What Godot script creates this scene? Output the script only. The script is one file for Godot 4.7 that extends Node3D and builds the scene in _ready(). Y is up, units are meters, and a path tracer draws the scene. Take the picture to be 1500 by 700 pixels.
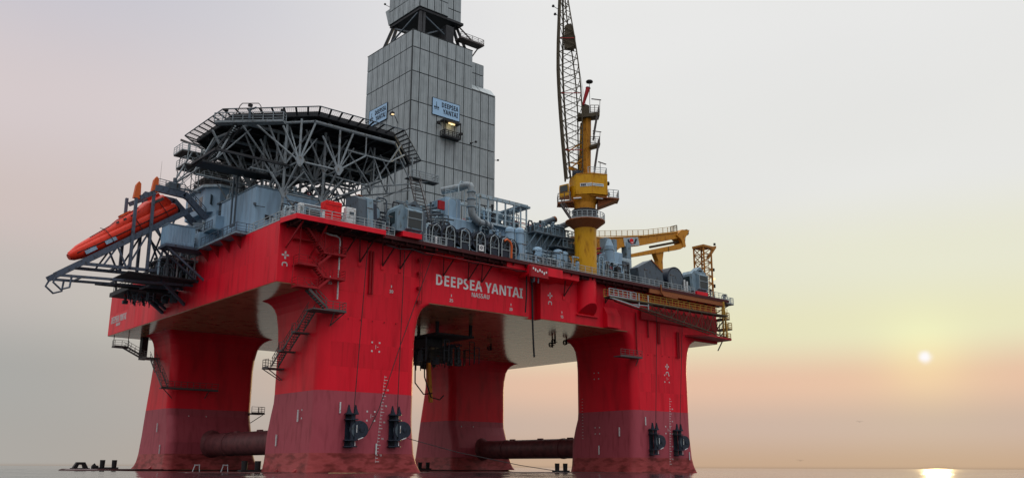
extends Node3D
# A semi-submersible drilling rig on a calm sea at a hazy sunrise.
# World axes: x runs along the lettered front side, -z along the left side, y up; the sea lies near y = 0.5.

class G:
	var v := PackedVector3Array()
	var n := PackedVector3Array()
	func tri(a: Vector3, b: Vector3, c: Vector3, nn: Vector3) -> void:
		if (b - a).cross(c - a).dot(nn) > 0.0:
			var t := b; b = c; c = t
		v.append(a); v.append(b); v.append(c)
		n.append(nn); n.append(nn); n.append(nn)
	func quad(a: Vector3, b: Vector3, c: Vector3, d: Vector3, nn: Vector3) -> void:
		tri(a, b, c, nn); tri(a, c, d, nn)
	func face(a: Vector3, b: Vector3, c: Vector3, d: Vector3, away: Vector3) -> void:   # a quad facing away from the point «away»
		var nn := (b - a).cross(c - a)
		if nn.length() < 1e-9: nn = (c - a).cross(d - a)
		nn = nn.normalized()
		if nn.dot((a + b + c + d) * 0.25 - away) < 0.0: nn = -nn
		quad(a, b, c, d, nn)
	func stri(a: Vector3, b: Vector3, c: Vector3, na: Vector3, nb: Vector3, nc: Vector3) -> void:
		var t: Vector3
		if (b - a).cross(c - a).dot(na + nb + nc) > 0.0:
			t = b; b = c; c = t
			t = nb; nb = nc; nc = t
		v.append(a); v.append(b); v.append(c)
		n.append(na); n.append(nb); n.append(nc)
	func squad(a: Vector3, b: Vector3, c: Vector3, d: Vector3, na: Vector3, nb: Vector3, nc: Vector3, nd: Vector3) -> void:
		stri(a, b, c, na, nb, nc); stri(a, c, d, na, nc, nd)
	func boxt(t: Transform3D, s: Vector3) -> G:
		var h := s * 0.5
		var p := []
		for i in 8:
			p.append(t * Vector3(h.x if i & 1 else -h.x, h.y if i & 2 else -h.y, h.z if i & 4 else -h.z))
		var c := t.origin
		face(p[0], p[1], p[3], p[2], c); face(p[4], p[5], p[7], p[6], c)
		face(p[0], p[1], p[5], p[4], c); face(p[2], p[3], p[7], p[6], c)
		face(p[0], p[2], p[6], p[4], c); face(p[1], p[3], p[7], p[5], c)
		return self
	func box(c: Vector3, s: Vector3) -> G:
		return boxt(Transform3D(Basis(), c), s)
	func mm(a: Vector3, b: Vector3) -> G:   # a box from corner to corner
		return box((a + b) * 0.5, (b - a).abs())
	func cbox(a: Vector3, b: Vector3, e: float) -> G:   # a box whose upright edges and top are chamfered by e
		var lo := Vector3(minf(a.x, b.x), minf(a.y, b.y), minf(a.z, b.z))
		var hi := Vector3(maxf(a.x, b.x), maxf(a.y, b.y), maxf(a.z, b.z))
		var ring := func(k: float, y: float) -> Array:
			return [Vector3(lo.x + e, y, lo.z + k), Vector3(hi.x - e, y, lo.z + k), Vector3(hi.x - k, y, lo.z + e), Vector3(hi.x - k, y, hi.z - e), Vector3(hi.x - e, y, hi.z - k), Vector3(lo.x + e, y, hi.z - k), Vector3(lo.x + k, y, hi.z - e), Vector3(lo.x + k, y, lo.z + e)]
		var r0: Array = ring.call(0.0, lo.y)
		var r1: Array = ring.call(0.0, hi.y - e)
		var r2: Array = ring.call(e * 0.9, hi.y)
		var c := (lo + hi) * 0.5
		for i in 8:
			var j := (i + 1) % 8
			face(r0[i], r0[j], r1[j], r1[i], c); face(r1[i], r1[j], r2[j], r2[i], c)
		for i in range(1, 7):
			tri(r2[0], r2[i], r2[i + 1], Vector3.UP); tri(r0[0], r0[i], r0[i + 1], Vector3.DOWN)
		return self
	func frame(d: Vector3, up: Vector3 = Vector3.UP) -> Basis:
		var z := d.normalized()
		if absf(z.dot(up)) > 0.98: up = Vector3.RIGHT if absf(z.x) < 0.9 else Vector3.BACK
		var x := up.cross(z).normalized()
		return Basis(x, z.cross(x).normalized(), z)
	func beam(a: Vector3, b: Vector3, w: float, h: float = -1.0, up: Vector3 = Vector3.UP) -> G:
		if h < 0.0: h = w
		return boxt(Transform3D(frame(b - a, up), (a + b) * 0.5), Vector3(w, h, a.distance_to(b)))
	func tube(a: Vector3, b: Vector3, r0: float, r1: float = -1.0, k: int = 8, caps: bool = true) -> G:
		if r1 < 0.0: r1 = r0
		var f := frame(b - a)
		var d := (b - a).normalized()
		var slope := (r0 - r1) / maxf(a.distance_to(b), 1e-4)
		for i in k:
			var t0 := TAU * i / k
			var t1 := TAU * (i + 1) / k
			var e0 := f.x * cos(t0) + f.y * sin(t0)
			var e1 := f.x * cos(t1) + f.y * sin(t1)
			var n0 := (e0 + d * slope).normalized()
			var n1 := (e1 + d * slope).normalized()
			squad(a + e0 * r0, a + e1 * r0, b + e1 * r1, b + e0 * r1, n0, n1, n1, n0)
			if caps:
				if r0 > 0.001: tri(a, a + e0 * r0, a + e1 * r0, -d)
				if r1 > 0.001: tri(b, b + e0 * r1, b + e1 * r1, d)
		return self
	func pipe(pts: Array, r: float, k: int = 8) -> G:   # a bent tube with mitred joints
		var rings := []
		var f := frame(pts[1] - pts[0])
		var x := f.x
		for i in pts.size():
			var d: Vector3
			if i == 0: d = pts[1] - pts[0]
			elif i == pts.size() - 1: d = pts[i] - pts[i - 1]
			else: d = (pts[i] - pts[i - 1]).normalized() + (pts[i + 1] - pts[i]).normalized()
			d = d.normalized()
			x = (x - d * x.dot(d)).normalized()
			var y := d.cross(x)
			var ring := []
			for j in k:
				ring.append(x * cos(TAU * j / k) + y * sin(TAU * j / k))
			rings.append(ring)
		for i in pts.size() - 1:
			for j in k:
				var m := (j + 1) % k
				squad(pts[i] + rings[i][j] * r, pts[i] + rings[i][m] * r, pts[i + 1] + rings[i + 1][m] * r, pts[i + 1] + rings[i + 1][j] * r, rings[i][j], rings[i][m], rings[i + 1][m], rings[i + 1][j])
		for e in [0, pts.size() - 1]:
			var d: Vector3 = (pts[0] - pts[1]).normalized() if e == 0 else (pts[e] - pts[e - 1]).normalized()
			for j in k:
				tri(pts[e], pts[e] + rings[e][j] * r, pts[e] + rings[e][(j + 1) % k] * r, d)
		return self
	func lathe(o: Vector3, prof: Array, k: int = 16, axis: Vector3 = Vector3.UP) -> G:   # prof: Vector2(radius, height)
		var f := frame(axis)
		for i in prof.size() - 1:
			var p: Vector2 = prof[i]
			var q: Vector2 = prof[i + 1]
			var dn := Vector2(q.y - p.y, p.x - q.x)
			if dn.length() < 1e-6: continue
			dn = dn.normalized()
			for j in k:
				var t0 := TAU * j / k
				var t1 := TAU * (j + 1) / k
				var e0 := f.x * cos(t0) + f.y * sin(t0)
				var e1 := f.x * cos(t1) + f.y * sin(t1)
				var n0 := (e0 * dn.x + f.z * dn.y).normalized()
				var n1 := (e1 * dn.x + f.z * dn.y).normalized()
				if p.x > 1e-4:
					if q.x > 1e-4:
						squad(o + e0 * p.x + f.z * p.y, o + e1 * p.x + f.z * p.y, o + e1 * q.x + f.z * q.y, o + e0 * q.x + f.z * q.y, n0, n1, n1, n0)
					else:
						stri(o + e0 * p.x + f.z * p.y, o + e1 * p.x + f.z * p.y, o + f.z * q.y, n0, n1, n0)
				else:
					stri(o + f.z * p.y, o + e1 * q.x + f.z * q.y, o + e0 * q.x + f.z * q.y, n0, n1, n0)
		return self
	func prism(pts: Array, ext: Vector3) -> G:   # a flat polygon pushed along ext
		var nn := Vector3.ZERO
		var c := Vector3.ZERO
		for i in pts.size():
			nn += (pts[i] as Vector3).cross(pts[(i + 1) % pts.size()])
			c += pts[i]
		c = c / pts.size() + ext * 0.5
		nn = nn.normalized()
		var f := frame(nn)
		var flat := PackedVector2Array()
		for p in pts: flat.append(Vector2(f.x.dot(p), f.y.dot(p)))
		var idx := Geometry2D.triangulate_polygon(flat)
		var out := nn if nn.dot(ext) < 0.0 else -nn
		for i in range(0, idx.size(), 3):
			tri(pts[idx[i]], pts[idx[i + 1]], pts[idx[i + 2]], out)
			tri(pts[idx[i]] + ext, pts[idx[i + 1]] + ext, pts[idx[i + 2]] + ext, -out)
		var ccw := not Geometry2D.is_polygon_clockwise(flat)
		for i in pts.size():
			var a: Vector3 = pts[i]
			var b: Vector3 = pts[(i + 1) % pts.size()]
			var e := (b - a).cross(nn).normalized()
			if not ccw: e = -e
			quad(a, b, b + ext, a + ext, e)
		return self
	func rails(path: Array, h: float = 1.1, gap: float = 1.5, r: float = 0.035) -> G:   # guard rail: posts, three rails, toe board
		for i in path.size() - 1:
			var a: Vector3 = path[i]
			var b: Vector3 = path[i + 1]
			var m := maxi(1, int(round(a.distance_to(b) / gap)))
			for j in m + 1:
				if j == 0 and i > 0: continue
				var p := a.lerp(b, float(j) / m)
				beam(p, p + Vector3(0, h, 0), r * 2.0)
			for hh in [h, h * 0.66, h * 0.33]:
				beam(a + Vector3(0, hh, 0), b + Vector3(0, hh, 0), r * (2.0 if hh == h else 1.4))
			beam(a + Vector3(0, 0.08, 0), b + Vector3(0, 0.08, 0), 0.02, 0.16)
		return self
	func steps(a: Vector3, b: Vector3, side: Vector3, w: float, rise: float = 0.24) -> G:   # treads between a and b
		var m := maxi(3, int(absf(a.y - b.y) / rise))
		var run := Vector3(b.x - a.x, 0, b.z - a.z)
		var dirn := run.normalized()
		for i in m:
			var p := a.lerp(b, (i + 0.5) / m)
			boxt(Transform3D(Basis(side.normalized(), Vector3.UP, side.normalized().cross(Vector3.UP)), p), Vector3(w, 0.05, 0.26))
		return self
	func mesh() -> ArrayMesh:
		var arr := []
		arr.resize(Mesh.ARRAY_MAX)
		arr[Mesh.ARRAY_VERTEX] = v
		arr[Mesh.ARRAY_NORMAL] = n
		var m := ArrayMesh.new()
		m.add_surface_from_arrays(Mesh.PRIMITIVE_TRIANGLES, arr)
		return m

var M := {}
var taken := {}

func V(x: float, y: float, z: float) -> Vector3:
	return Vector3(x, y, z)

func numbered(called: String) -> String:
	var k: int = taken.get(called, 0)
	taken[called] = k + 1
	return called if k == 0 else "%s_%03d" % [called, k]

func tag(o: Node3D, label: String, category: String, group: String = "") -> void:
	o.set_meta("label", label)
	o.set_meta("category", category)
	if group: o.set_meta("group", group)

func thing(called: String, label: String, category: String, at: Vector3 = Vector3.ZERO, group: String = "") -> Node3D:
	var o := Node3D.new()
	o.name = numbered(called)
	add_child(o)
	o.position = at
	tag(o, label, category, group)
	return o

# a part in world coordinates under a thing that stands at its base (or a sub-part under a part)
func part(parent: Node3D, called: String, g: G, m: Material, local: bool = false) -> MeshInstance3D:
	var o := MeshInstance3D.new()
	o.name = called
	o.mesh = g.mesh()
	o.material_override = m
	parent.add_child(o, true)
	if not local and parent.get_parent() == self: o.position = -parent.position
	return o

func copy(o: Node3D, at: Vector3, label: String, turn: float = 0.0) -> Node3D:
	var c: Node3D = o.duplicate()
	c.name = numbered(String(o.name).rstrip("0123456789").trim_suffix("_"))
	add_child(c)
	c.position = at
	c.rotation.y = turn
	if label: c.set_meta("label", label)
	return c

func solo(called: String, g: G, m: Material, label: String, category: String, group: String = "") -> MeshInstance3D:
	var o := MeshInstance3D.new()
	o.name = numbered(called)
	o.mesh = g.mesh()
	o.material_override = m
	add_child(o)
	tag(o, label, category, group)
	return o

func structure(called: String, g: G, m: Material) -> MeshInstance3D:
	var o := MeshInstance3D.new()
	o.name = called
	o.mesh = g.mesh()
	o.material_override = m
	add_child(o)
	o.set_meta("kind", "structure")
	return o

func lettering(parent: Node3D, called: String, text: String, height: float, at: Vector3, turn: Basis, m: Material, squeeze: float = 1.0, bold: bool = true) -> MeshInstance3D:
	var t := TextMesh.new()
	var f := SystemFont.new()
	f.font_names = PackedStringArray(["Droid Sans"])
	if bold: f.font_weight = 700
	t.font = f
	t.font_size = 64
	t.text = text
	t.depth = 0.03
	t.pixel_size = height / 64.0 / 0.72
	t.material = m
	var o := MeshInstance3D.new()
	o.name = called
	o.mesh = t
	o.material_override = m
	parent.add_child(o, true)
	o.transform = Transform3D(turn.scaled_local(Vector3(squeeze, 1, 1)), at - (parent.position if parent.get_parent() == self else Vector3.ZERO))
	return o

# ---------- materials ----------
func noise_tex(sz: int, freq: float, ramp: Array, sd: int, normal: bool = false, strength: float = 4.0, kind: int = FastNoiseLite.TYPE_SIMPLEX_SMOOTH, octaves: int = 4) -> NoiseTexture2D:
	var f := FastNoiseLite.new()
	f.seed = sd
	f.noise_type = kind
	f.frequency = freq
	f.fractal_octaves = octaves
	var t := NoiseTexture2D.new()
	t.width = sz; t.height = sz
	t.seamless = true
	t.noise = f
	if normal:
		t.as_normal_map = true
		t.bump_strength = strength
	else:
		var g := Gradient.new()
		var off := PackedFloat32Array()
		var cols := PackedColorArray()
		for r in ramp:
			off.append(r[0]); cols.append(r[1])
		g.offsets = off; g.colors = cols
		t.color_ramp = g
	return t

func paint(r: float, g: float, b: float, rough: float = 0.5, tex: Texture2D = null, scale: Vector3 = Vector3(0.2, 0.2, 0.2), metal: float = 0.0) -> StandardMaterial3D:
	var m := StandardMaterial3D.new()
	m.albedo_color = Color(r, g, b).linear_to_srgb()
	m.roughness = rough
	m.metallic_specular = 0.34   # chalky marine paint
	m.metallic = metal
	if tex:
		m.albedo_texture = tex
		m.uv1_triplanar = true
		m.uv1_world_triplanar = true
		m.uv1_scale = scale
	return m

func bumps(m: StandardMaterial3D, t: Texture2D, amount: float) -> StandardMaterial3D:
	m.normal_enabled = true
	m.normal_texture = t
	m.normal_scale = amount
	if not m.uv1_triplanar:
		m.uv1_triplanar = true
		m.uv1_world_triplanar = true
	return m

func make_materials() -> void:
	var w := func(k: float) -> Color: return Color(k, k, k)
	# weathering prints: vertical streaks, blotches, rust specks
	var streak := noise_tex(512, 0.012, [[0.0, Color(0.84, 0.82, 0.83)], [0.32, Color(0.94, 0.93, 0.93)], [0.55, w.call(1.0)], [1.0, w.call(0.96)]], 11)
	var blotch := noise_tex(512, 0.01, [[0.0, Color(0.75, 0.73, 0.72)], [0.35, Color(0.92, 0.91, 0.9)], [0.6, w.call(1.0)], [1.0, w.call(0.94)]], 5)
	var fouling := noise_tex(512, 0.016, [[0.0, Color(0.68, 0.68, 0.7)], [0.35, Color(0.88, 0.86, 0.88)], [0.6, w.call(1.0)], [1.0, Color(1.0, 0.9, 0.88)]], 23)
	var rust := noise_tex(512, 0.02, [[0.0, Color(0.5, 0.36, 0.28)], [0.16, Color(0.8, 0.74, 0.68)], [0.32, Color(0.95, 0.94, 0.93)], [0.55, w.call(1.0)], [1.0, w.call(0.95)]], 31)
	var plate := noise_tex(512, 0.014, [], 3, true, 5.0, FastNoiseLite.TYPE_SIMPLEX_SMOOTH, 2)
	var runs := noise_tex(512, 0.03, [[0.0, Color(0.8, 0.76, 0.76)], [0.25, Color(0.93, 0.91, 0.91)], [0.5, w.call(1.0)], [1.0, w.call(0.97)]], 13, false, 4.0, FastNoiseLite.TYPE_SIMPLEX_SMOOTH, 5)
	for i in 4:
		var k: float = [1.0, 0.95, 1.02, 0.9][i]
		M["plate%d" % i] = bumps(paint(0.80 * k, 0.007 * k, 0.028 * k, 0.4 + 0.03 * i, runs if i % 2 else streak, V(0.07, 0.008, 0.07)), plate, 0.16)
		M["plate%d" % i].uv1_offset = V(0.31 * i, 0.17 * i, 0.53 * i)
	M.red = bumps(paint(0.78, 0.007, 0.026, 0.42, streak, V(0.05, 0.012, 0.05)), plate, 0.12)
	var faint := noise_tex(512, 0.01, [[0.0, w.call(0.88)], [0.4, w.call(0.96)], [0.65, w.call(1.0)], [1.0, w.call(0.95)]], 7)
	M.red_dark = paint(0.36, 0.012, 0.02, 0.55, streak, V(0.1, 0.03, 0.1))
	M.under = paint(0.075, 0.016, 0.018, 0.7, rust, V(0.2, 0.1, 0.2))  # grimy red darkened further: shade below the walkway painted into the colour
	M.red_bright = paint(0.78, 0.008, 0.012, 0.5, blotch, V(0.2, 0.2, 0.2))
	M.boot = bumps(paint(0.40, 0.072, 0.10, 0.5, runs, V(0.06, 0.012, 0.06)), plate, 0.1)
	var tide := noise_tex(512, 0.02, [[0.0, Color(0.6, 0.54, 0.52)], [0.35, Color(0.82, 0.77, 0.74)], [0.6, w.call(1.0)], [1.0, Color(0.9, 0.84, 0.8)]], 41)
	M.tide = bumps(paint(0.40, 0.07, 0.075, 0.45, tide, V(0.035, 0.1, 0.035)), plate, 0.25)
	M.wet = bumps(paint(0.075, 0.03, 0.03, 0.35, fouling, V(0.1, 0.1, 0.1)), plate, 0.2)
	M.brace = bumps(paint(0.17, 0.06, 0.065, 0.5, fouling, V(0.08, 0.08, 0.08)), plate, 0.1)  # maroon darkened and greyed; shade below the hull painted into the colour
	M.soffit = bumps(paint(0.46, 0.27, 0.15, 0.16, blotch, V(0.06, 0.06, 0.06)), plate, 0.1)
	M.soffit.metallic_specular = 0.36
	M.steel = paint(0.19, 0.28, 0.35, 0.5, rust, V(0.12, 0.06, 0.12))
	M.steel_pale = paint(0.36, 0.47, 0.54, 0.5, rust, V(0.12, 0.05, 0.12))
	M.steel_dark = paint(0.085, 0.115, 0.145, 0.5, rust, V(0.15, 0.08, 0.15))
	M.house = paint(0.29, 0.45, 0.60, 0.5, streak, V(0.1, 0.02, 0.1))
	M.truss = paint(0.25, 0.30, 0.335, 0.55, rust, V(0.2, 0.1, 0.2))
	M.girder = paint(0.035, 0.04, 0.047, 0.6, blotch, V(0.2, 0.2, 0.2))
	M.deck_dark = paint(0.03, 0.033, 0.037, 0.8, blotch, V(0.2, 0.2, 0.2))
	M.grating = paint(0.07, 0.065, 0.062, 0.7)
	M.rail = paint(0.36, 0.42, 0.45, 0.5)
	M.rail_yellow = paint(0.42, 0.25, 0.04, 0.5)
	M.rail_dark = paint(0.10, 0.09, 0.09, 0.6)
	M.white = paint(0.74, 0.76, 0.78, 0.5)
	M.mark = paint(0.55, 0.56, 0.57, 0.6)
	M.white_worn = paint(0.62, 0.66, 0.68, 0.6, rust, V(0.2, 0.2, 0.2))
	M.yellow = paint(0.62, 0.32, 0.01, 0.42, rust, V(0.12, 0.03, 0.12))
	M.yellow_deep = paint(0.55, 0.24, 0.02, 0.5, rust, V(0.15, 0.06, 0.15))
	M.boom = paint(0.075, 0.062, 0.04, 0.6, rust, V(0.3, 0.2, 0.3))
	M.orange = paint(0.70, 0.035, 0.012, 0.4, rust, V(0.3, 0.3, 0.3))
	M.orange_cap = paint(0.62, 0.12, 0.03, 0.5)
	M.davit = paint(0.085, 0.115, 0.165, 0.5, rust, V(0.2, 0.1, 0.2))
	M.navy = paint(0.022, 0.032, 0.052, 0.45, rust, V(0.3, 0.2, 0.3))
	M.black = paint(0.018, 0.018, 0.02, 0.6)
	M.rubber = paint(0.02, 0.02, 0.022, 0.8)
	M.wire = paint(0.03, 0.03, 0.032, 0.5)
	M.brown = paint(0.30, 0.10, 0.035, 0.6, rust, V(0.3, 0.2, 0.3))
	M.tower = paint(0.40, 0.17, 0.03, 0.6, rust, V(0.3, 0.2, 0.3))
	M.glass = paint(0.02, 0.035, 0.04, 0.08)
	M.glass.metallic_specular = 0.5
	M.sign = paint(0.36, 0.58, 0.82, 0.4)
	M.ink = paint(0.012, 0.018, 0.035, 0.6)
	M.gull = paint(0.06, 0.058, 0.06, 0.8)
	for i in 4:
		var k: float = [0.40, 0.375, 0.415, 0.39][i]
		M["clad%d" % i] = paint(k * 0.88, k * 1.02, k * 1.08, 0.42, faint, V(0.09, 0.05, 0.09))
		M["clad%d" % i].uv1_offset = V(0.27 * i, 0.41 * i, 0.13 * i)
	M.seam = paint(0.05, 0.06, 0.065, 0.7)
	var lamp := paint(0.9, 0.85, 0.7, 0.4)
	lamp.emission_enabled = true
	lamp.emission = Color(1.0, 0.86, 0.6)
	lamp.emission_energy_multiplier = 1.2
	M.lamp = lamp
	var sea := paint(0.018, 0.026, 0.03, 0.07)
	sea.metallic_specular = 0.5
	bumps(sea, noise_tex(1024, 0.02, [], 77, true, 6.0, FastNoiseLite.TYPE_SIMPLEX_SMOOTH, 5), 0.15)
	sea.uv1_scale = V(0.045, 0.045, 0.045)
	M.sea = sea

func _ready() -> void:
	# camera: low on the water off the near corner, tilted up
	var cam := Camera3D.new()
	cam.name = "camera"
	var b := deg_to_rad(49.634); var p := deg_to_rad(14.1); var r := deg_to_rad(0.228)
	var fh := V(cos(b), 0, -sin(b)); var rt := V(sin(b), 0, cos(b))
	var fw := fh * cos(p) + Vector3.UP * sin(p); var u := Vector3.UP * cos(p) - fh * sin(p)
	cam.transform = Transform3D(Basis(rt * cos(r) + u * sin(r), u * cos(r) - rt * sin(r), -fw), V(-47.143, 1.7, 98.591))
	cam.fov = 29.43
	cam.near = 0.5
	cam.far = 90000.0
	add_child(cam)
	cam.current = true
	# sky
	var env := Environment.new()
	env.background_mode = Environment.BG_SKY
	var sky := Sky.new()
	var pan := PanoramaSkyMaterial.new()
	pan.panorama = make_sky()
	sky.sky_material = pan
	env.sky = sky
	env.tonemap_mode = Environment.TONE_MAPPER_LINEAR
	env.tonemap_exposure = 1.0
	env.sdfgi_enabled = true
	env.ssao_enabled = true
	env.ssil_enabled = true
	var we := WorldEnvironment.new()
	we.name = "world"
	we.environment = env
	add_child(we)
	# the low veiled sun that stands in the sky at the right
	var sun := DirectionalLight3D.new()
	sun.name = "sun"
	sun.light_energy = 0.15
	sun.light_angular_distance = 1.0
	sun.light_color = Color(1.0, 0.88, 0.62)
	sun.shadow_enabled = true
	sun.basis = Basis.looking_at(-V(0.8997, 0.108, -0.4229))
	add_child(sun)
	make_materials()
	build_sea()
	build_hull()
	build_derrick()
	build_helideck()
	build_left()
	build_stairs()
	build_front()
	build_cranes()
	build_right()
	build_low()
	build_clutter()

# ---------- sky ----------
func hex(c: Array) -> Vector3:
	var k := Color(c[0] / 255.0, c[1] / 255.0, c[2] / 255.0).srgb_to_linear()
	return Vector3(k.r, k.g, k.b)

func ramp(stops: Array, e: float) -> Vector3:
	if e <= stops[0][0]: return stops[0][1]
	for i in stops.size() - 1:
		if e <= stops[i + 1][0]:
			var t: float = (e - stops[i][0]) / (stops[i + 1][0] - stops[i][0])
			return (stops[i][1] as Vector3).lerp(stops[i + 1][1], t * t * (3.0 - 2.0 * t))
	return stops[-1][1]

func make_sky() -> ImageTexture:
	var W := 2048
	var H := 1024
	var im := Image.create(W, H, false, Image.FORMAT_RGBF)
	# hazy dawn: a warm bank low on the sun's side, cool grey away from it, paler upwards (thin overcast, its unseen overhead part brightened to light the front walls)
	var warm := [[0.0, hex([199, 168, 140])], [2.4, hex([205, 180, 163])], [5.0, hex([230, 192, 166])], [8.0, hex([231, 227, 192])], [12.0, hex([229, 228, 208])], [17.0, hex([230, 230, 227])], [27.0, hex([231, 231, 230])], [58.0, hex([231, 231, 230]) * (0.25 + 0.75 * SKY_TOP)], [90.0, hex([231, 231, 230]) * SKY_TOP]]
	var cool := [[0.0, hex([172, 168, 162])], [5.0, hex([171, 170, 166])], [10.0, hex([194, 187, 182])], [14.0, hex([207, 193, 189])], [20.0, hex([212, 201, 202])], [28.0, hex([199, 197, 206])], [58.0, hex([231, 231, 230]) * (0.25 + 0.75 * SKY_TOP)], [90.0, hex([231, 231, 230]) * SKY_TOP]]
	var sun := V(0.8997, 0.108, -0.4229)
	var sun_az := atan2(sun.x, -sun.z)
	var f := FastNoiseLite.new()
	f.seed = 4
	f.frequency = 0.006
	f.fractal_octaves = 3
	var low := hex([150, 130, 112])
	im.fill(Color(low.x, low.y, low.z))
	var azw := PackedFloat32Array()
	for i in W:
		var d := absf(wrapf(TAU * (i + 0.5) / W - sun_az, -PI, PI))
		azw.append(1.0 - smoothstep(deg_to_rad(18.0), deg_to_rad(55.0), d))
	for j in H / 2 + 2:
		var e := 90.0 - 180.0 * (j + 0.5) / H
		var a := ramp(warm, e)
		var b := ramp(cool, e)
		var ce := cos(deg_to_rad(e))
		var se := sin(deg_to_rad(e))
		for i in W:
			var c := b.lerp(a, azw[i])
			var az := TAU * (i + 0.5) / W
			var near := sin(az) * ce * sun.x + se * sun.y - cos(az) * ce * sun.z
			if near > 0.95:
				var ang := rad_to_deg(acos(minf(near, 1.0)))
				c += V(0.10, 0.12, 0.02) * exp(-ang * ang / 5.0) + V(0.02, 0.03, 0.0) * exp(-ang * ang / 40.0)
				c = c.lerp(V(1.0, 0.97, 0.98), 1.0 - smoothstep(0.38, 0.5, ang))
			c *= 1.0 + 0.03 * f.get_noise_3d(cos(az) * ce * 300.0, e * 14.0, sin(az) * ce * 300.0)
			im.set_pixel(i, j, Color(c.x, c.y, c.z))
	return ImageTexture.create_from_image(im)

const SKY_TOP := 3.1

# ---------- hull ----------
# a rounded-corner rectangle at one level: x0..x1, z0 (rear) .. z1 (front)
func rring(x0: float, x1: float, z0: float, z1: float, r: float, y: float) -> Array:
	var out := []
	for q in 4:
		var cx: float = [x1 - r, x0 + r, x0 + r, x1 - r][q]
		var cz: float = [z1 - r, z1 - r, z0 + r, z0 + r][q]
		for s in 7:
			var t := PI * 0.5 * q + PI * 0.5 * s / 6.0
			out.append([V(cx + r * cos(t), y, cz + r * sin(t)), V(cos(t), 0, sin(t))])
	return out

func loft(g: G, rings: Array) -> void:
	for i in rings.size() - 1:
		var a: Array = rings[i]
		var b: Array = rings[i + 1]
		var m := a.size()
		for j in m:
			var k := (j + 1) % m
			var up0: Vector3 = b[j][0] - a[j][0]
			var up1: Vector3 = b[k][0] - a[k][0]
			var n0 := slant(a[j][1], up0)
			var n1 := slant(a[k][1], up1)
			g.squad(a[j][0], a[k][0], b[k][0], b[j][0], n0, n1, n1, n0)

func slant(n: Vector3, up: Vector3) -> Vector3:
	var u := up.normalized()
	return (n - u * n.dot(u)).normalized()

# flare[y] widths: [y, dx, dz] ; the outer side (front or rear hull side) stays flush
func column(parent: Node3D, xa: float, xb: float, za: float, zb: float, front: bool, base: float) -> Node3D:
	# height, spread along x, spread of the inner side, spread of the outer side (rear columns only)
	var low := [[base, 1.75, 1.6, 0.6], [base + 0.5, 1.35, 1.45, -0.5], [base + 1.2, 0.9, 1.4, -1.1], [base + 2.4, 0.45, 1.4, -1.5], [5.4, 0.2, 1.4, -1.8], [6.6, 0.05, 1.1, -2.0], [8.0, 0.0, 0.7, -2.2], [9.6, 0.0, 0.1, -2.5], [10.65, 0.0, 0.0, -2.7]]
	var tide := []
	for s in low:
		if s[0] <= base + 2.41: tide.append(s)
	low = low.slice(tide.size() - 1)
	var high := [[10.65, 0.0, 0.0, -2.7], [15.5, 0.0, 0.0, -3.8], [17.5, 0.0, 0.0, -4.2], [19.2, 0.16, 0.0, -4.5], [20.9, 0.5, 0.12, -4.8], [21.7, 0.85, 0.35, -4.9], [22.3, 1.3, 0.7, -4.9], [22.7, 1.9, 1.15, -4.8], [23.02, 2.8, 1.9, -4.4]]
	var make := func(st: Array) -> G:
		var g := G.new()
		var rings := []
		for s in st:
			var z0: float = za - (s[2] if front else s[3])
			var z1: float = zb + (0.0 if front else s[2])
			rings.append(rring(xa - s[1] * (0.25 if s[0] < 8.0 else 0.75), xb + s[1], z0, z1, 1.3, s[0]))
		loft(g, rings)
		return g
	var o := part(parent, "column", make.call(high), M.red)
	part(o, "lower_coating", make.call(low), M.boot)
	part(o, "tide_band", make.call(tide), M.tide)
	return o

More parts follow.
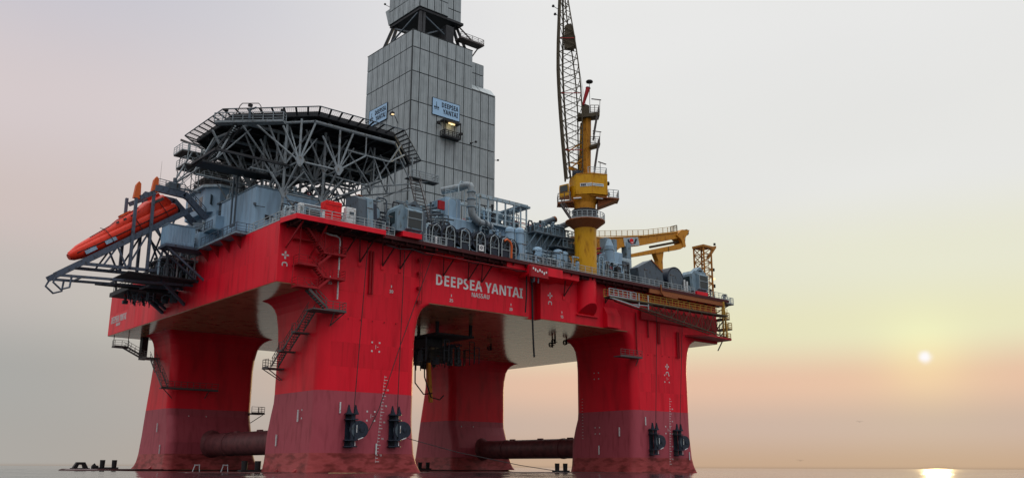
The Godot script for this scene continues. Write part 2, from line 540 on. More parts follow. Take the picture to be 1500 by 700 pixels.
func build_hull() -> void:
	var h := thing("rig_hull", "huge red semi-submersible rig hull with maroon column feet and white lettering", "oil rig", V(42, 1, -31))
	var L := 84.5
	var D := -62.6
	# deck box in three lengths: the middle one is set back and makes the dark slot
	var g := G.new()
	g.mm(V(0, 23, D), V(40.0, 30.45, 0)); g.mm(V(40.0, 23, D), V(42.3, 28.6, -1.3)); g.mm(V(40.0, 28.6, D), V(42.3, 30.45, 0)); g.mm(V(42.3, 23, D), V(L, 30.45, 0))
	part(h, "deck_box", g, M.red)
	part(h, "underside", G.new().mm(V(0.06, 22.9, D + 0.06), V(39.9, 22.996, -0.06)).mm(V(39.9, 22.9, D + 0.06), V(42.4, 22.996, -1.36)).mm(V(42.4, 22.9, D + 0.06), V(L - 0.06, 22.996, -0.06)), M.soffit)
	part(h, "main_deck", G.new().mm(V(0.1, 30.45, D + 0.1), V(L - 0.1, 30.55, -0.1)), M.deck_dark)
	# the columns reach up to the underside and flare into it
	column(h, 6.3, 20.5, -12.4, 0.0, true, 0.9)
	column(h, 62.2, 76.4, -13.4, 0.0, true, 0.9)
	column(h, 6.3, 20.5, D, -48.4, false, 1.2)
	column(h, 62.2, 76.4, D, -48.4, false, 1.2)
	# pontoons with rounded ends
	for p in [[-15.4, 0.7, 1.03, 78.4], [-63.6, -47.0, 1.25, 80.0]]:
		var pg := G.new()
		var rings := []
		for s in [[-8.0, 0.0], [p[2] - 0.5, 0.0], [p[2] - 0.12, 0.12], [p[2], 0.5]]:
			rings.append(rring(-6.5 + s[1], p[3] - s[1], p[0] + s[1], p[1] - s[1], 6.5, s[0]))
		loft(pg, rings)
		var top: Array = rings[-1]
		for i in range(1, top.size() - 1): pg.tri(top[0][0], top[i][0], top[i + 1][0], Vector3.UP)
		part(h, "pontoon", pg, M.wet)
	# curved toe brackets at the foot of the left faces
	for q in [[6.3, -3.6, 0.9], [6.3, -8.4, 0.9], [6.3, -52.5, 1.2], [20.5, -48.2, 1.2]]:
		var pts := [V(q[0] + 0.1, q[2], q[1])]
		for i in 7:
			var a := PI * 0.5 * i / 6.0
			pts.append(V(q[0] - 1.35 + 1.35 * sin(a) * 1.0, q[2] + 1.5 - 1.5 * cos(a), q[1]))
		part(h, "toe_bracket", G.new().prism(pts, V(0, 0, -0.5)), M.tide)
	# horizontal braces between front and rear columns
	for x in [13.4, 69.3]:
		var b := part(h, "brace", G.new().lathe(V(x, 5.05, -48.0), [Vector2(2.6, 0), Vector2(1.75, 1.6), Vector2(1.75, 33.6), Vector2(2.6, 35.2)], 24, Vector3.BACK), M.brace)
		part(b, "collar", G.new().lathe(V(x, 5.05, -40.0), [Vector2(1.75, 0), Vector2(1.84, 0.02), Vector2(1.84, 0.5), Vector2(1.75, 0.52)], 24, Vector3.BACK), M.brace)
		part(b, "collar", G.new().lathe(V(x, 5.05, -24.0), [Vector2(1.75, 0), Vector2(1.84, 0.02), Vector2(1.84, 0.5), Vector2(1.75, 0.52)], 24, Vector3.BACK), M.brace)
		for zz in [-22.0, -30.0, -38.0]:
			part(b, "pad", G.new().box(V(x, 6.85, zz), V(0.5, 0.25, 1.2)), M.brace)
	# overhanging walkway along the front, its red edge plate and the struts below it
	var wk := part(h, "walkway", G.new().prism([V(-0.1, 30.2, 0.02), V(0.3, 30.2, 3.6), V(12.6, 30.2, 3.6), V(13.2, 30.2, 2.1), V(L + 1.0, 30.2, 2.1), V(L + 1.0, 30.2, 0.02)], V(0, 0.38, 0)), M.deck_dark)
	part(wk, "edge_plate", G.new().beam(V(-0.1, 30.35, 0.2), V(0.3, 30.35, 3.66), 0.06, 0.62), M.red)
	part(wk, "edge_plate", G.new().beam(V(0.28, 30.35, 3.66), V(12.65, 30.35, 3.66), 0.06, 0.62), M.red)
	part(wk, "edge_plate", G.new().beam(V(12.63, 30.35, 3.66), V(13.25, 30.35, 2.16), 0.06, 0.62), M.red)
	part(wk, "edge_plate", G.new().beam(V(13.22, 30.35, 2.16), V(L + 1.0, 30.4, 2.16), 0.06, 0.5), M.under)  # long edge plate coloured dark to stand in for shade
	for z in [0.7, 1.5]:
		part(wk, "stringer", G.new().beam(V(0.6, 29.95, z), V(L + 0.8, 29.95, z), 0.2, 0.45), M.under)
	var x := 0.9
	while x < L:
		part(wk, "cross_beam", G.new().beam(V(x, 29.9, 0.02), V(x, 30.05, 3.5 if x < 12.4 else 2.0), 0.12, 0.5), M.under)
		x += 2.3
	for bx in [8.6, 11.2, 14.6, 17.3, 24.3, 28.6, 31.0, 47.0, 56.0]:
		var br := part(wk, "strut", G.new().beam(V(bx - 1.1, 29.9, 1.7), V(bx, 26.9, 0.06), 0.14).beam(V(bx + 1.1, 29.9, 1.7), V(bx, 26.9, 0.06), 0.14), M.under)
		part(br, "pad", G.new().box(V(bx, 26.7, 0.06), V(0.45, 0.6, 0.1)), M.red)
	for bx in [1.4, 4.6]:
		part(wk, "strut", G.new().beam(V(bx, 30.0, 3.2), V(bx - 0.5, 26.4 if bx > 2 else 27.2, 0.06), 0.16), M.red_dark)
	# boxes tucked under the walkway
	for b in [[34.3, 37.8, 1.7, 28.9], [37.9, 44.4, 2.6, 28.4], [44.8, 48.6, 1.8, 28.7], [22.4, 27.0, 1.2, 29.2]]:
		part(h, "walkway_box", G.new().prism([V(b[0], 30.15, 0.03), V(b[0], 30.15, b[2]), V(b[0], b[3] + 0.5, b[2]), V(b[0], b[3], 0.03)], V(b[1] - b[0], 0, 0)), M.red)
	# guards of the hanging hose in the slot
	for sx in [40.5, 41.8]:
		part(h, "guide_rail", G.new().beam(V(sx, 23.1, -1.1), V(sx, 28.5, -1.1), 0.3, 0.3, Vector3.BACK), M.red_dark)
	# half-round foot of the crane, cut off at a slant
	var cf := G.new()
	var cx := 51.7
	var seg := 14
	for i in seg:
		var t0 := PI * i / seg
		var t1 := PI * (i + 1) / seg
		var e0 := V(cos(t0), 0, sin(t0)); var e1 := V(cos(t1), 0, sin(t1))
		var y0 := 24.6 + 1.6 * sin(t0); var y1 := 24.6 + 1.6 * sin(t1)
		var p0 := V(cx, 0, 0) + e0 * 1.75; var p1 := V(cx, 0, 0) + e1 * 1.75
		cf.squad(p0 + V(0, y0, 0), p1 + V(0, y1, 0), p1 + V(0, 30.2, 0), p0 + V(0, 30.2, 0), e0, e1, e1, e0)
		cf.tri(V(cx, 24.6, 0.01), p0 + V(0, y0, 0), p1 + V(0, y1, 0), V(0, -0.8, 0.5).normalized())
	part(h, "crane_foot", cf, M.red)
	part(h, "foot_ledge", G.new().mm(V(49.6, 24.35, 0.0), V(54.2, 24.55, 0.35)), M.red)
	part(h, "hull_step", G.new().mm(V(55.6, 23.05, 0.02), V(58.6, 24.9, 0.9)).prism([V(55.6, 24.9, 0.02), V(55.6, 24.9, 0.9), V(55.6, 26.4, 0.02)], V(3.0, 0, 0)), M.red)
	# pipes and fender rails down the front
	part(h, "drain_pipe", G.new().pipe([V(5.6, 29.75, 0.8), V(6.2, 29.55, 0.9), V(7.2, 29.5, 0.95), V(7.6, 29.3, 1.0), V(7.7, 28.9, 1.0), V(7.85, 25.5, 0.75), V(8.0, 21.7, 0.5)], 0.11, 8), M.white_worn)
	for gx in [[13.1, 23.0, 28.6], [12.7, 23.0, 28.6], [65.9, 22.4, 26.5], [68.4, 21.6, 26.0], [68.7, 21.6, 26.0], [73.2, 19.6, 24.0], [73.6, 19.6, 24.0], [63.0, 19.4, 26.2]]:
		part(h, "guide_pipe", G.new().tube(V(gx[0], gx[1], 0.22), V(gx[0], gx[2], 0.22), 0.13), M.red_dark)
	for gy in [28.4, 26.6, 24.6, 22.8]:
		part(h, "ladder_bracket", G.new().mm(V(20.0, gy, 0.0), V(20.5, gy + 0.25, 0.5)).mm(V(20.05, gy - 0.3, 0.42), V(20.45, gy, 0.5)), M.red_dark)
	part(h, "ladder_rail", G.new().tube(V(20.2, 22.6, 0.5), V(20.2, 28.9, 0.5), 0.05).tube(V(20.6, 22.6, 0.5), V(20.6, 28.9, 0.5), 0.05), M.red_dark)
	# hull plates, each a hair proud of the shell with a weld gap round it
	var rng := RandomNumberGenerator.new()
	rng.seed = 21
	var px := 0.15
	while px < L - 0.3:
		var pw := minf(rng.randf_range(2.6, 3.4), L - 0.15 - px)
		if px < 42.3 and px + pw > 40.0:
			if px < 39.6: pw = 39.96 - px
			else:
				px = 42.34
				continue
		for r in [[23.06, 26.1], [26.1, 29.6]]:
			part(h, "plate", G.new().mm(V(px + 0.015, r[0] + 0.015, 0.0), V(px + pw - 0.015, r[1] - 0.015, 0.006)), M["plate%d" % (rng.randi() % 4)])
		px += pw
	for c0 in [7.7, 63.6]:
		for i in 4:
			for r in [[10.7, 13.6], [13.6, 16.6], [16.6, 19.85], [19.85, 22.95]]:
				part(h, "plate", G.new().mm(V(c0 + 2.85 * i + 0.015, r[0] + 0.015, 0.0), V(c0 + 2.85 * (i + 1) - 0.015, r[1] - 0.015, 0.006)), M["plate%d" % (rng.randi() % 4)])
	for i in 20:
		for r in [[23.06, 26.4], [26.4, 30.3]]:
			part(h, "plate", G.new().mm(V(0.0, r[0] + 0.015, -0.2 - 3.1 * i - 0.015), V(-0.006, r[1] - 0.015, -0.2 - 3.1 * (i + 1) + 0.015)), M["plate%d" % (rng.randi() % 4)])
	for c0 in [0.0, 55.9]:
		for i in 6:
			part(h, "pad_eye", G.new().box(V(8.2 + c0 + i * 1.75, 19.55 + 0.02 * i, 0.05), V(0.12, 0.14, 0.12)), M.red_dark)
	# sacrificial anodes: pale bars welded to the feet
	for a in [[9.3, 8.0, 0], [14.6, 3.2, 0], [64.6, 8.3, 0], [75.2, 3.0, 0]]:
		part(h, "anode", G.new().mm(V(a[0], a[1], 0.04), V(a[0] + 0.16, a[1] + 1.3, 0.16)), M.white_worn)
	for a in [[6.14, 7.0, -4.2], [6.14, 4.2, -9.6], [6.14, 7.0, -52.0], [6.14, 3.6, -50.0], [62.0, 6.6, -3.0], [62.0, 3.8, -7.6]]:
		part(h, "anode", G.new().mm(V(a[0], a[1], a[2]), V(a[0] - 0.12, a[1] + 1.4, a[2] - 0.18)), M.white_worn)
	for a in [[9.5, 8.2], [12.4, 8.2], [64.6, 8.3], [67.6, 8.3]]:
		part(h, "anode", G.new().mm(V(a[0], a[1], -48.36), V(a[0] + 0.18, a[1] + 1.4, -48.24)), M.white_worn)
	# lettering
	var front := Basis()
	var left := Basis(Vector3.UP, -PI / 2.0)
	lettering(h, "name_lettering", "DEEPSEA YANTAI", 1.45, V(30.9, 26.3, 0.024), front, M.white, 0.98)
	lettering(h, "port_lettering", "NASSAU", 0.62, V(30.9, 25.0, 0.024), front, M.mark, 1.0)
	lettering(h, "name_lettering", "DEEPSEA YANTAI", 1.1, V(-0.024, 25.4, -57.6), left, M.mark, 0.62)
	lettering(h, "port_lettering", "NASSAU", 0.5, V(-0.024, 24.45, -57.6), left, M.mark, 0.8)
	for t in [["35", 7.13], ["30", 16.1], ["25", 25.8], ["20", 36.5], ["15", 46.6]]:
		lettering(h, "frame_number", t[0], 0.42, V(t[1], 23.75, 0.024), front, M.mark)
		part(h, "frame_mark", G.new().mm(V(t[1] - 0.05, 24.25, 0.0), V(t[1] + 0.08, 24.6, 0.015)), M.mark)
	for t in [[0.95, 25.3], [44.2, 25.7], [70.55, 17.0]]:
		lettering(h, "column_letter", "C", 0.75, V(t[0] - 0.05, t[1] - 0.1, 0.024), Basis(Vector3.BACK, -PI / 2.0), M.mark)
		var th := part(h, "thruster_mark", G.new().box(V(t[0], t[1] + 1.0, 0.008), V(0.1, 0.1, 0.014)), M.mark)
		for k in 4:
			var a := TAU * k / 4.0
			part(th, "blade", G.new().boxt(Transform3D(Basis(Vector3.BACK, a), V(t[0] + 0.3 * cos(a), t[1] + 1.0 + 0.3 * sin(a), 0.008)), V(0.34, 0.22, 0.014)), M.mark)
	for t in [[14.1, 16.4], [13.8, 7.8], [70.4, 16.0], [70.2, 7.7]]:
		for k in 4:
			part(h, "target_mark", G.new().box(V(t[0] + (-0.55 if k & 1 else 0.55), t[1] + (-0.55 if k & 2 else 0.55), 0.006), V(0.22, 0.22, 0.012)), M.mark)
		part(h, "target_mark", G.new().box(V(t[0], t[1], 0.006), V(0.06, 0.5, 0.012)).box(V(t[0] + 0.28, t[1], 0.006), V(0.2, 0.06, 0.012)), M.mark)
	for t in [[6.28, -4.2, 7.9], [62.18, -8.2, 7.6], [62.18, -8.2, 16.5]]:
		for k in 4:
			part(h, "target_mark", G.new().box(V(t[0], t[2] + (-0.5 if k & 2 else 0.5), t[1] + (-0.5 if k & 1 else 0.5)), V(0.02, 0.2, 0.2)), M.mark)
	# draught scales
	for s in [[14.75, 0.0], [70.4, 0.0]]:
		for i in 27:
			var yy := 2.3 + 0.4 * i
			var xo: float = s[0] + 0.034 * i * (1.0 if s[0] < 40 else 0.6)
			part(h, "draught_tick", G.new().mm(V(xo - 0.02, yy, 0.0), V(xo + (0.46 if i % 5 == 0 else 0.24), yy + 0.07, 0.012)).mm(V(xo - 0.06, yy - 0.1, 0.0), V(xo - 0.02, yy + 0.2, 0.012)), M.mark)
			if i % 5 == 2:
				lettering(h, "draught_number", str(12 + i / 5 * 2), 0.22, V(xo + 0.6, yy, 0.012), front, M.mark)
	for i in 22:
		part(h, "draught_tick", G.new().box(V(62.18, 2.4 + 0.5 * i, -11.6), V(0.02, 0.08, 0.26)), M.mark)
	# guard rails of the main deck
	part(h, "guard_rail", G.new().rails([V(0.05, 30.62, 0.4), V(0.45, 30.6, 3.5), V(12.6, 30.6, 3.5)], 1.1), M.rail)
	part(h, "guard_rail", G.new().rails([V(13.2, 30.6, 2.0), V(15.0, 30.6, 2.0)], 1.1), M.rail)
	part(h, "guard_rail", G.new().rails([V(19.6, 30.6, 2.0), V(23.4, 30.6, 2.0)], 1.1), M.rail)
	part(h, "guard_rail", G.new().rails([V(36.6, 30.6, 2.0), V(64.4, 30.6, 2.0)], 1.1), M.rail)
	part(h, "guard_rail", G.new().rails([V(0.08, 30.55, 0.0), V(0.08, 30.55, -9.2)], 1.1), M.rail)
	part(h, "guard_rail", G.new().rails([V(0.08, 30.55, -44.0), V(0.08, 30.55, -62.4)], 1.1), M.rail_dark)
	# balcony along the left side below the big deckhouse
	var bal := part(h, "balcony", G.new().mm(V(-1.5, 30.5, -24.5), V(1.4, 30.75, -9.4)), M.steel)
	part(bal, "guard_rail", G.new().rails([V(1.2, 30.76, -9.45), V(-1.42, 30.76, -9.45), V(-1.42, 30.76, -20.9)], 1.15), M.davit)
	for zz in [-11.0, -14.5, -18.0, -21.5]:
		part(bal, "bracket", G.new().prism([V(0, 28.9, zz), V(0, 30.48, zz), V(-1.4, 30.48, zz)], V(0, 0, 0.12)), M.red_dark)

# ---------- derrick ----------
func clad(parent: Node3D, a: Vector3, u: Vector3, w: float, y0: float, y1: float, out: Vector3, k: int) -> void:
	# one cladding sheet with shallow ribs, between seams
	var g := G.new()
	var e := 0.085
	var o := a + out * 0.02
	var p := [o + u * e + V(0, y0 + e - a.y, 0), o + u * (w - e) + V(0, y0 + e - a.y, 0), o + u * (w - e) + V(0, y1 - e - a.y, 0), o + u * e + V(0, y1 - e - a.y, 0)]
	g.prism(p, out * 0.07)
	var m := maxi(2, int(w / 0.62))
	for i in m:
		var c := o + u * (e + (w - 2.0 * e) * (i + 0.5) / m) + out * 0.09
		g.boxt(Transform3D(Basis(u, Vector3.UP, u.cross(Vector3.UP)), V(c.x, (y0 + y1) * 0.5, c.z)), V(0.07, y1 - y0 - 0.3, 0.03))
	part(parent, "cladding_panel", g, M["clad%d" % k])

func build_derrick() -> void:
	var t := thing("drilling_derrick", "tall grey clad drilling derrick tower rising behind the helideck", "derrick", V(41, 30.5, -30))
	var xs := [33.4, 34.95, 36.9, 38.82, 40.76, 42.7, 44.62, 46.55, 48.5, 50.35, 52.05]
	var zs := [-23.0, -24.85, -26.7, -28.55, -30.4, -32.25, -34.1, -35.95, -37.8]
	var rows := [31.0, 36.4, 41.6, 46.8, 52.1, 57.3, 62.5, 68.0, 72.5, 75.7]
	part(t, "frame_box", G.new().mm(V(33.45, 30.5, -37.75), V(52.0, 68.2, -23.05)).mm(V(33.45, 68.2, -37.75), V(46.5, 75.66, -23.05)).mm(V(46.5, 68.2, -37.75), V(50.4, 74.5, -24.6)).prism([V(46.5, 68.2, -23.05), V(46.5, 69.9, -24.6), V(46.5, 68.2, -24.6)], V(5.5, 0, 0)), M.seam)
	var rng := RandomNumberGenerator.new()
	rng.seed = 8
	for r in rows.size() - 1:
		for c in xs.size() - 1:
			if xs[c] >= 46.5 and r >= 7: continue
			clad(t, V(xs[c], 0, -23.02), V(1, 0, 0), xs[c + 1] - xs[c], rows[r], rows[r + 1], V(0, 0, 1), rng.randi() % 4)
		for c in zs.size() - 1:
			clad(t, V(33.42, 0, zs[c]), V(0, 0, -1), zs[c] - zs[c + 1], rows[r], rows[r + 1], V(-1, 0, 0), rng.randi() % 4)
	for c in 2:
		clad(t, V([46.55, 48.5][c], 0, -24.58), V(1, 0, 0), [1.95, 1.95][c], 69.9, 72.3, V(0, 0, 1), c)
		clad(t, V([46.55, 48.5][c], 0, -24.58), V(1, 0, 0), [1.95, 1.95][c], 72.3, 74.45, V(0, 0, 1), 2 - c)
	# roof slope over the side bay
	var sl := V(0, 1.7, -1.55).normalized()
	for c in 3:
		part(t, "cladding_panel", G.new().boxt(Transform3D(Basis(Vector3.RIGHT, V(0, 0.67, 0.74).normalized(), Vector3.RIGHT.cross(V(0, 0.67, 0.74).normalized())), V([47.5, 49.4, 51.2][c], 69.1, -23.78)), V(1.75, 0.08, 2.15)), M["clad%d" % c])
	part(t, "corner_trim", G.new().mm(V(33.26, 31, -23.1), V(33.42, 75.75, -22.88)), M.seam)
	part(t, "roof_edge", G.new().mm(V(33.3, 75.68, -22.9), V(46.6, 75.78, -23.05)).mm(V(33.3, 75.68, -37.9), V(33.45, 75.78, -22.9)), M.seam)
	# upper tower on open legs
	var up := part(t, "upper_tower", G.new().prism([V(36.3, 82.2, -25.5), V(42.6, 82.2, -25.5), V(42.6, 82.2, -26.6), V(46.4, 82.2, -26.6), V(46.4, 82.2, -35.6), V(36.3, 82.2, -35.6)], V(0, 12.0, 0)), M.seam)
	for r in [[82.2, 84.9], [84.9, 89.5], [89.5, 94.0]]:
		for c in 4:
			clad(t, V(36.3 + 1.57 * c, 0, -25.48), V(1, 0, 0), 1.57, r[0], r[1], V(0, 0, 1), (c + 1) % 4)
		for c in 2:
			clad(t, V(42.7 + 1.85 * c, 0, -26.58), V(1, 0, 0), 1.85, r[0] - 0.2, r[1] - 0.2, V(0, 0, 1), (c + 2) % 4)
		for c in 6:
			clad(t, V(36.28, 0, -25.5 - 1.68 * c), V(0, 0, -1), 1.68, r[0], r[1], V(-1, 0, 0), c % 4)
	# the far lower corner is bevelled away
	part(t, "cladding_panel", G.new().prism([V(36.2, 82.2, -35.6), V(36.2, 85.6, -35.62), V(36.2, 85.6, -36.9)], V(9, 0, 0)), M.clad1)
	part(up, "floor_beam", G.new().mm(V(36.4, 81.7, -35.5), V(46.3, 82.15, -25.6)), M.girder)
	for l in [[36.9, -26.0, 36.2, -25.2], [37.6, -26.0, 37.0, -25.2], [45.8, -27.2, 47.6, -25.6], [44.9, -27.2, 45.6, -25.4], [36.9, -34.8, 35.2, -36.6], [37.2, -34.0, 36.0, -35.4], [45.8, -34.8, 47.0, -36.2]]:
		part(t, "tower_leg", G.new().beam(V(l[0], 82.0, l[1]), V(l[2], 75.7, l[3]), 0.42, 0.5), M.girder)
	for l in [[V(36.6, 76.5, -25.4), V(44.9, 81.6, -27.2)], [V(37.4, 81.4, -26.2), V(45.2, 77.0, -25.8)], [V(36.6, 81.4, -26.5), V(35.6, 77.0, -35.6)], [V(36.9, 81.4, -34.5), V(36.4, 77.0, -26.0)]]:
		part(t, "tower_brace", G.new().beam(l[0], l[1], 0.24), M.steel_dark)
	part(t, "side_platform", G.new().mm(V(44.5, 78.1, -25.8), V(50.0, 78.3, -23.9)).rails([V(44.5, 78.3, -23.95), V(49.9, 78.3, -23.95), V(49.9, 78.3, -25.7)], 1.0).beam(V(45.2, 82.0, -26.4), V(49.2, 78.4, -25.2), 0.2).beam(V(48.0, 75.8, -25.0), V(49.5, 78.1, -25.0), 0.2), M.rail_dark)
	part(t, "machine_block", G.new().cbox(V(42.2, 75.7, -27.5), V(44.0, 80.5, -25.4), 0.1), M.girder)
	for ay in [[33.4, -38.0, 86.0, 36.1, -35.4], [52.3, -23.0, 56.0, 52.1, -23.4]]:
		part(t, "floodlight", G.new().tube(V(ay[3], ay[2], ay[4]), V(ay[3] + (-0.9 if ay[0] < 40 else 0.9), ay[2] + 0.1, ay[4]), 0.05).box(V(ay[3] + (-1.0 if ay[0] < 40 else 1.0), ay[2] + 0.2, ay[4]), V(0.3, 0.25, 0.3)), M.black)
	part(t, "floodlight", G.new().tube(V(46.4, 57.7, -22.9), V(46.4, 57.7, -22.2), 0.05).tube(V(45.7, 57.5, -22.2), V(47.1, 57.9, -22.2), 0.05).box(V(46.9, 57.9, -22.1), V(0.35, 0.3, 0.25)).box(V(45.8, 57.3, -22.1), V(0.3, 0.3, 0.25)), M.black)
	# service balcony below the sign
	var bal := thing("derrick_balcony", "small dark service balcony with a lit lamp below the derrick's front sign", "balcony", V(41.5, 57.2, -22.5))
	part(bal, "floor", G.new().mm(V(39.6, 57.2, -22.9), V(43.2, 57.36, -21.6)), M.girder)
	part(bal, "guard_rail", G.new().rails([V(39.65, 57.36, -22.85), V(39.65, 57.36, -21.65), V(43.15, 57.36, -21.65), V(43.15, 57.36, -22.85)], 1.0, 0.8, 0.05), M.black)
	part(bal, "hood", G.new().mm(V(39.5, 60.1, -22.9), V(43.3, 60.35, -21.7)), M.girder)
	part(bal, "post", G.new().beam(V(39.6, 57.4, -21.75), V(39.6, 60.1, -21.75), 0.14), M.black)
	part(bal, "post", G.new().beam(V(43.2, 57.4, -21.75), V(43.2, 60.1, -21.75), 0.14), M.black)
	part(bal, "lamp", G.new().tube(V(40.9, 59.95, -22.2), V(42.2, 59.95, -22.2), 0.14), M.lamp)
	part(bal, "side_light", G.new().box(V(43.8, 58.7, -22.4), V(0.5, 0.4, 0.4)).tube(V(43.2, 58.7, -22.4), V(44.2, 58.8, -22.4), 0.05), M.black)
	part(bal, "side_light", G.new().box(V(38.9, 59.6, -22.4), V(0.5, 0.5, 0.4)).tube(V(39.6, 59.2, -22.4), V(38.7, 59.4, -22.4), 0.05), M.black)
	var ol := OmniLight3D.new()
	ol.name = "balcony_lamp_light"
	ol.position = V(41.55, 59.7, -22.1)
	ol.light_color = Color(1.0, 0.86, 0.6)
	ol.light_energy = 0.5
	ol.omni_range = 12.0
	ol.omni_attenuation = 2.0
	ol.light_size = 0.3
	ol.shadow_enabled = true
	add_child(ol)
	# name signs
	for s in 2:
		var b := Basis() if s == 0 else Basis(Vector3.UP, -PI / 2.0)
		var c := V(40.72, 62.6, -22.82) if s == 0 else V(33.2, 62.7, -33.1)
		var sg := thing("name_sign", ["pale blue name sign on the derrick's wide front face above the balcony", "pale blue name sign on the derrick's left face, partly behind the helideck net"][s], "sign", c, "pale blue signs on the derrick")
		part(sg, "board", G.new().boxt(Transform3D(b, c), V(5.9, 3.1, 0.1)), M.sign)
		part(sg, "frame", G.new().boxt(Transform3D(b, c + b * V(0, 1.55, 0)), V(5.96, 0.07, 0.14)).boxt(Transform3D(b, c + b * V(0, -1.55, 0)), V(5.96, 0.07, 0.14)).boxt(Transform3D(b, c + b * V(-2.96, 0, 0)), V(0.07, 3.1, 0.14)).boxt(Transform3D(b, c + b * V(2.96, 0, 0)), V(0.07, 3.1, 0.14)), M.ink)
		lettering(sg, "lettering", "DEEPSEA", 0.86, c + b * V(0.8, 0.62, 0.07), b, M.ink, 0.74)
		lettering(sg, "lettering", "YANTAI", 0.86, c + b * V(0.95, -0.55, 0.07), b, M.ink, 0.76)
		# small emblem: a mast over a row of waves
		part(sg, "emblem", G.new().boxt(Transform3D(b, c + b * V(-2.1, 0.55, 0.06)), V(0.09, 0.75, 0.03)).boxt(Transform3D(b, c + b * V(-2.1, 0.2, 0.06)), V(0.3, 0.08, 0.03)).boxt(Transform3D(b, c + b * V(-2.45, -0.1, 0.06)), V(0.28, 0.3, 0.03)).boxt(Transform3D(b, c + b * V(-2.08, -0.1, 0.06)), V(0.28, 0.3, 0.03)).boxt(Transform3D(b, c + b * V(-1.71, -0.1, 0.06)), V(0.28, 0.3, 0.03)).boxt(Transform3D(b, c + b * V(-2.08, -0.45, 0.06)), V(1.0, 0.07, 0.03)), M.ink)
	var fl := thing("floodlight", "small amber floodlight on an arm at the derrick's left face", "floodlight", V(33.2, 60.6, -26.6))
	part(fl, "arm", G.new().tube(V(33.3, 59.2, -26.6), V(32.6, 60.4, -26.6), 0.06).tube(V(32.6, 60.4, -26.6), V(32.0, 60.6, -26.6), 0.05), M.black)
	part(fl, "head", G.new().boxt(Transform3D(Basis(Vector3.FORWARD, 0.3), V(32.0, 60.7, -26.6)), V(0.6, 0.5, 0.7)), M.black)
	part(fl, "lens", G.new().box(V(31.9, 60.42, -26.2), V(0.4, 0.1, 0.4)), M.lamp)

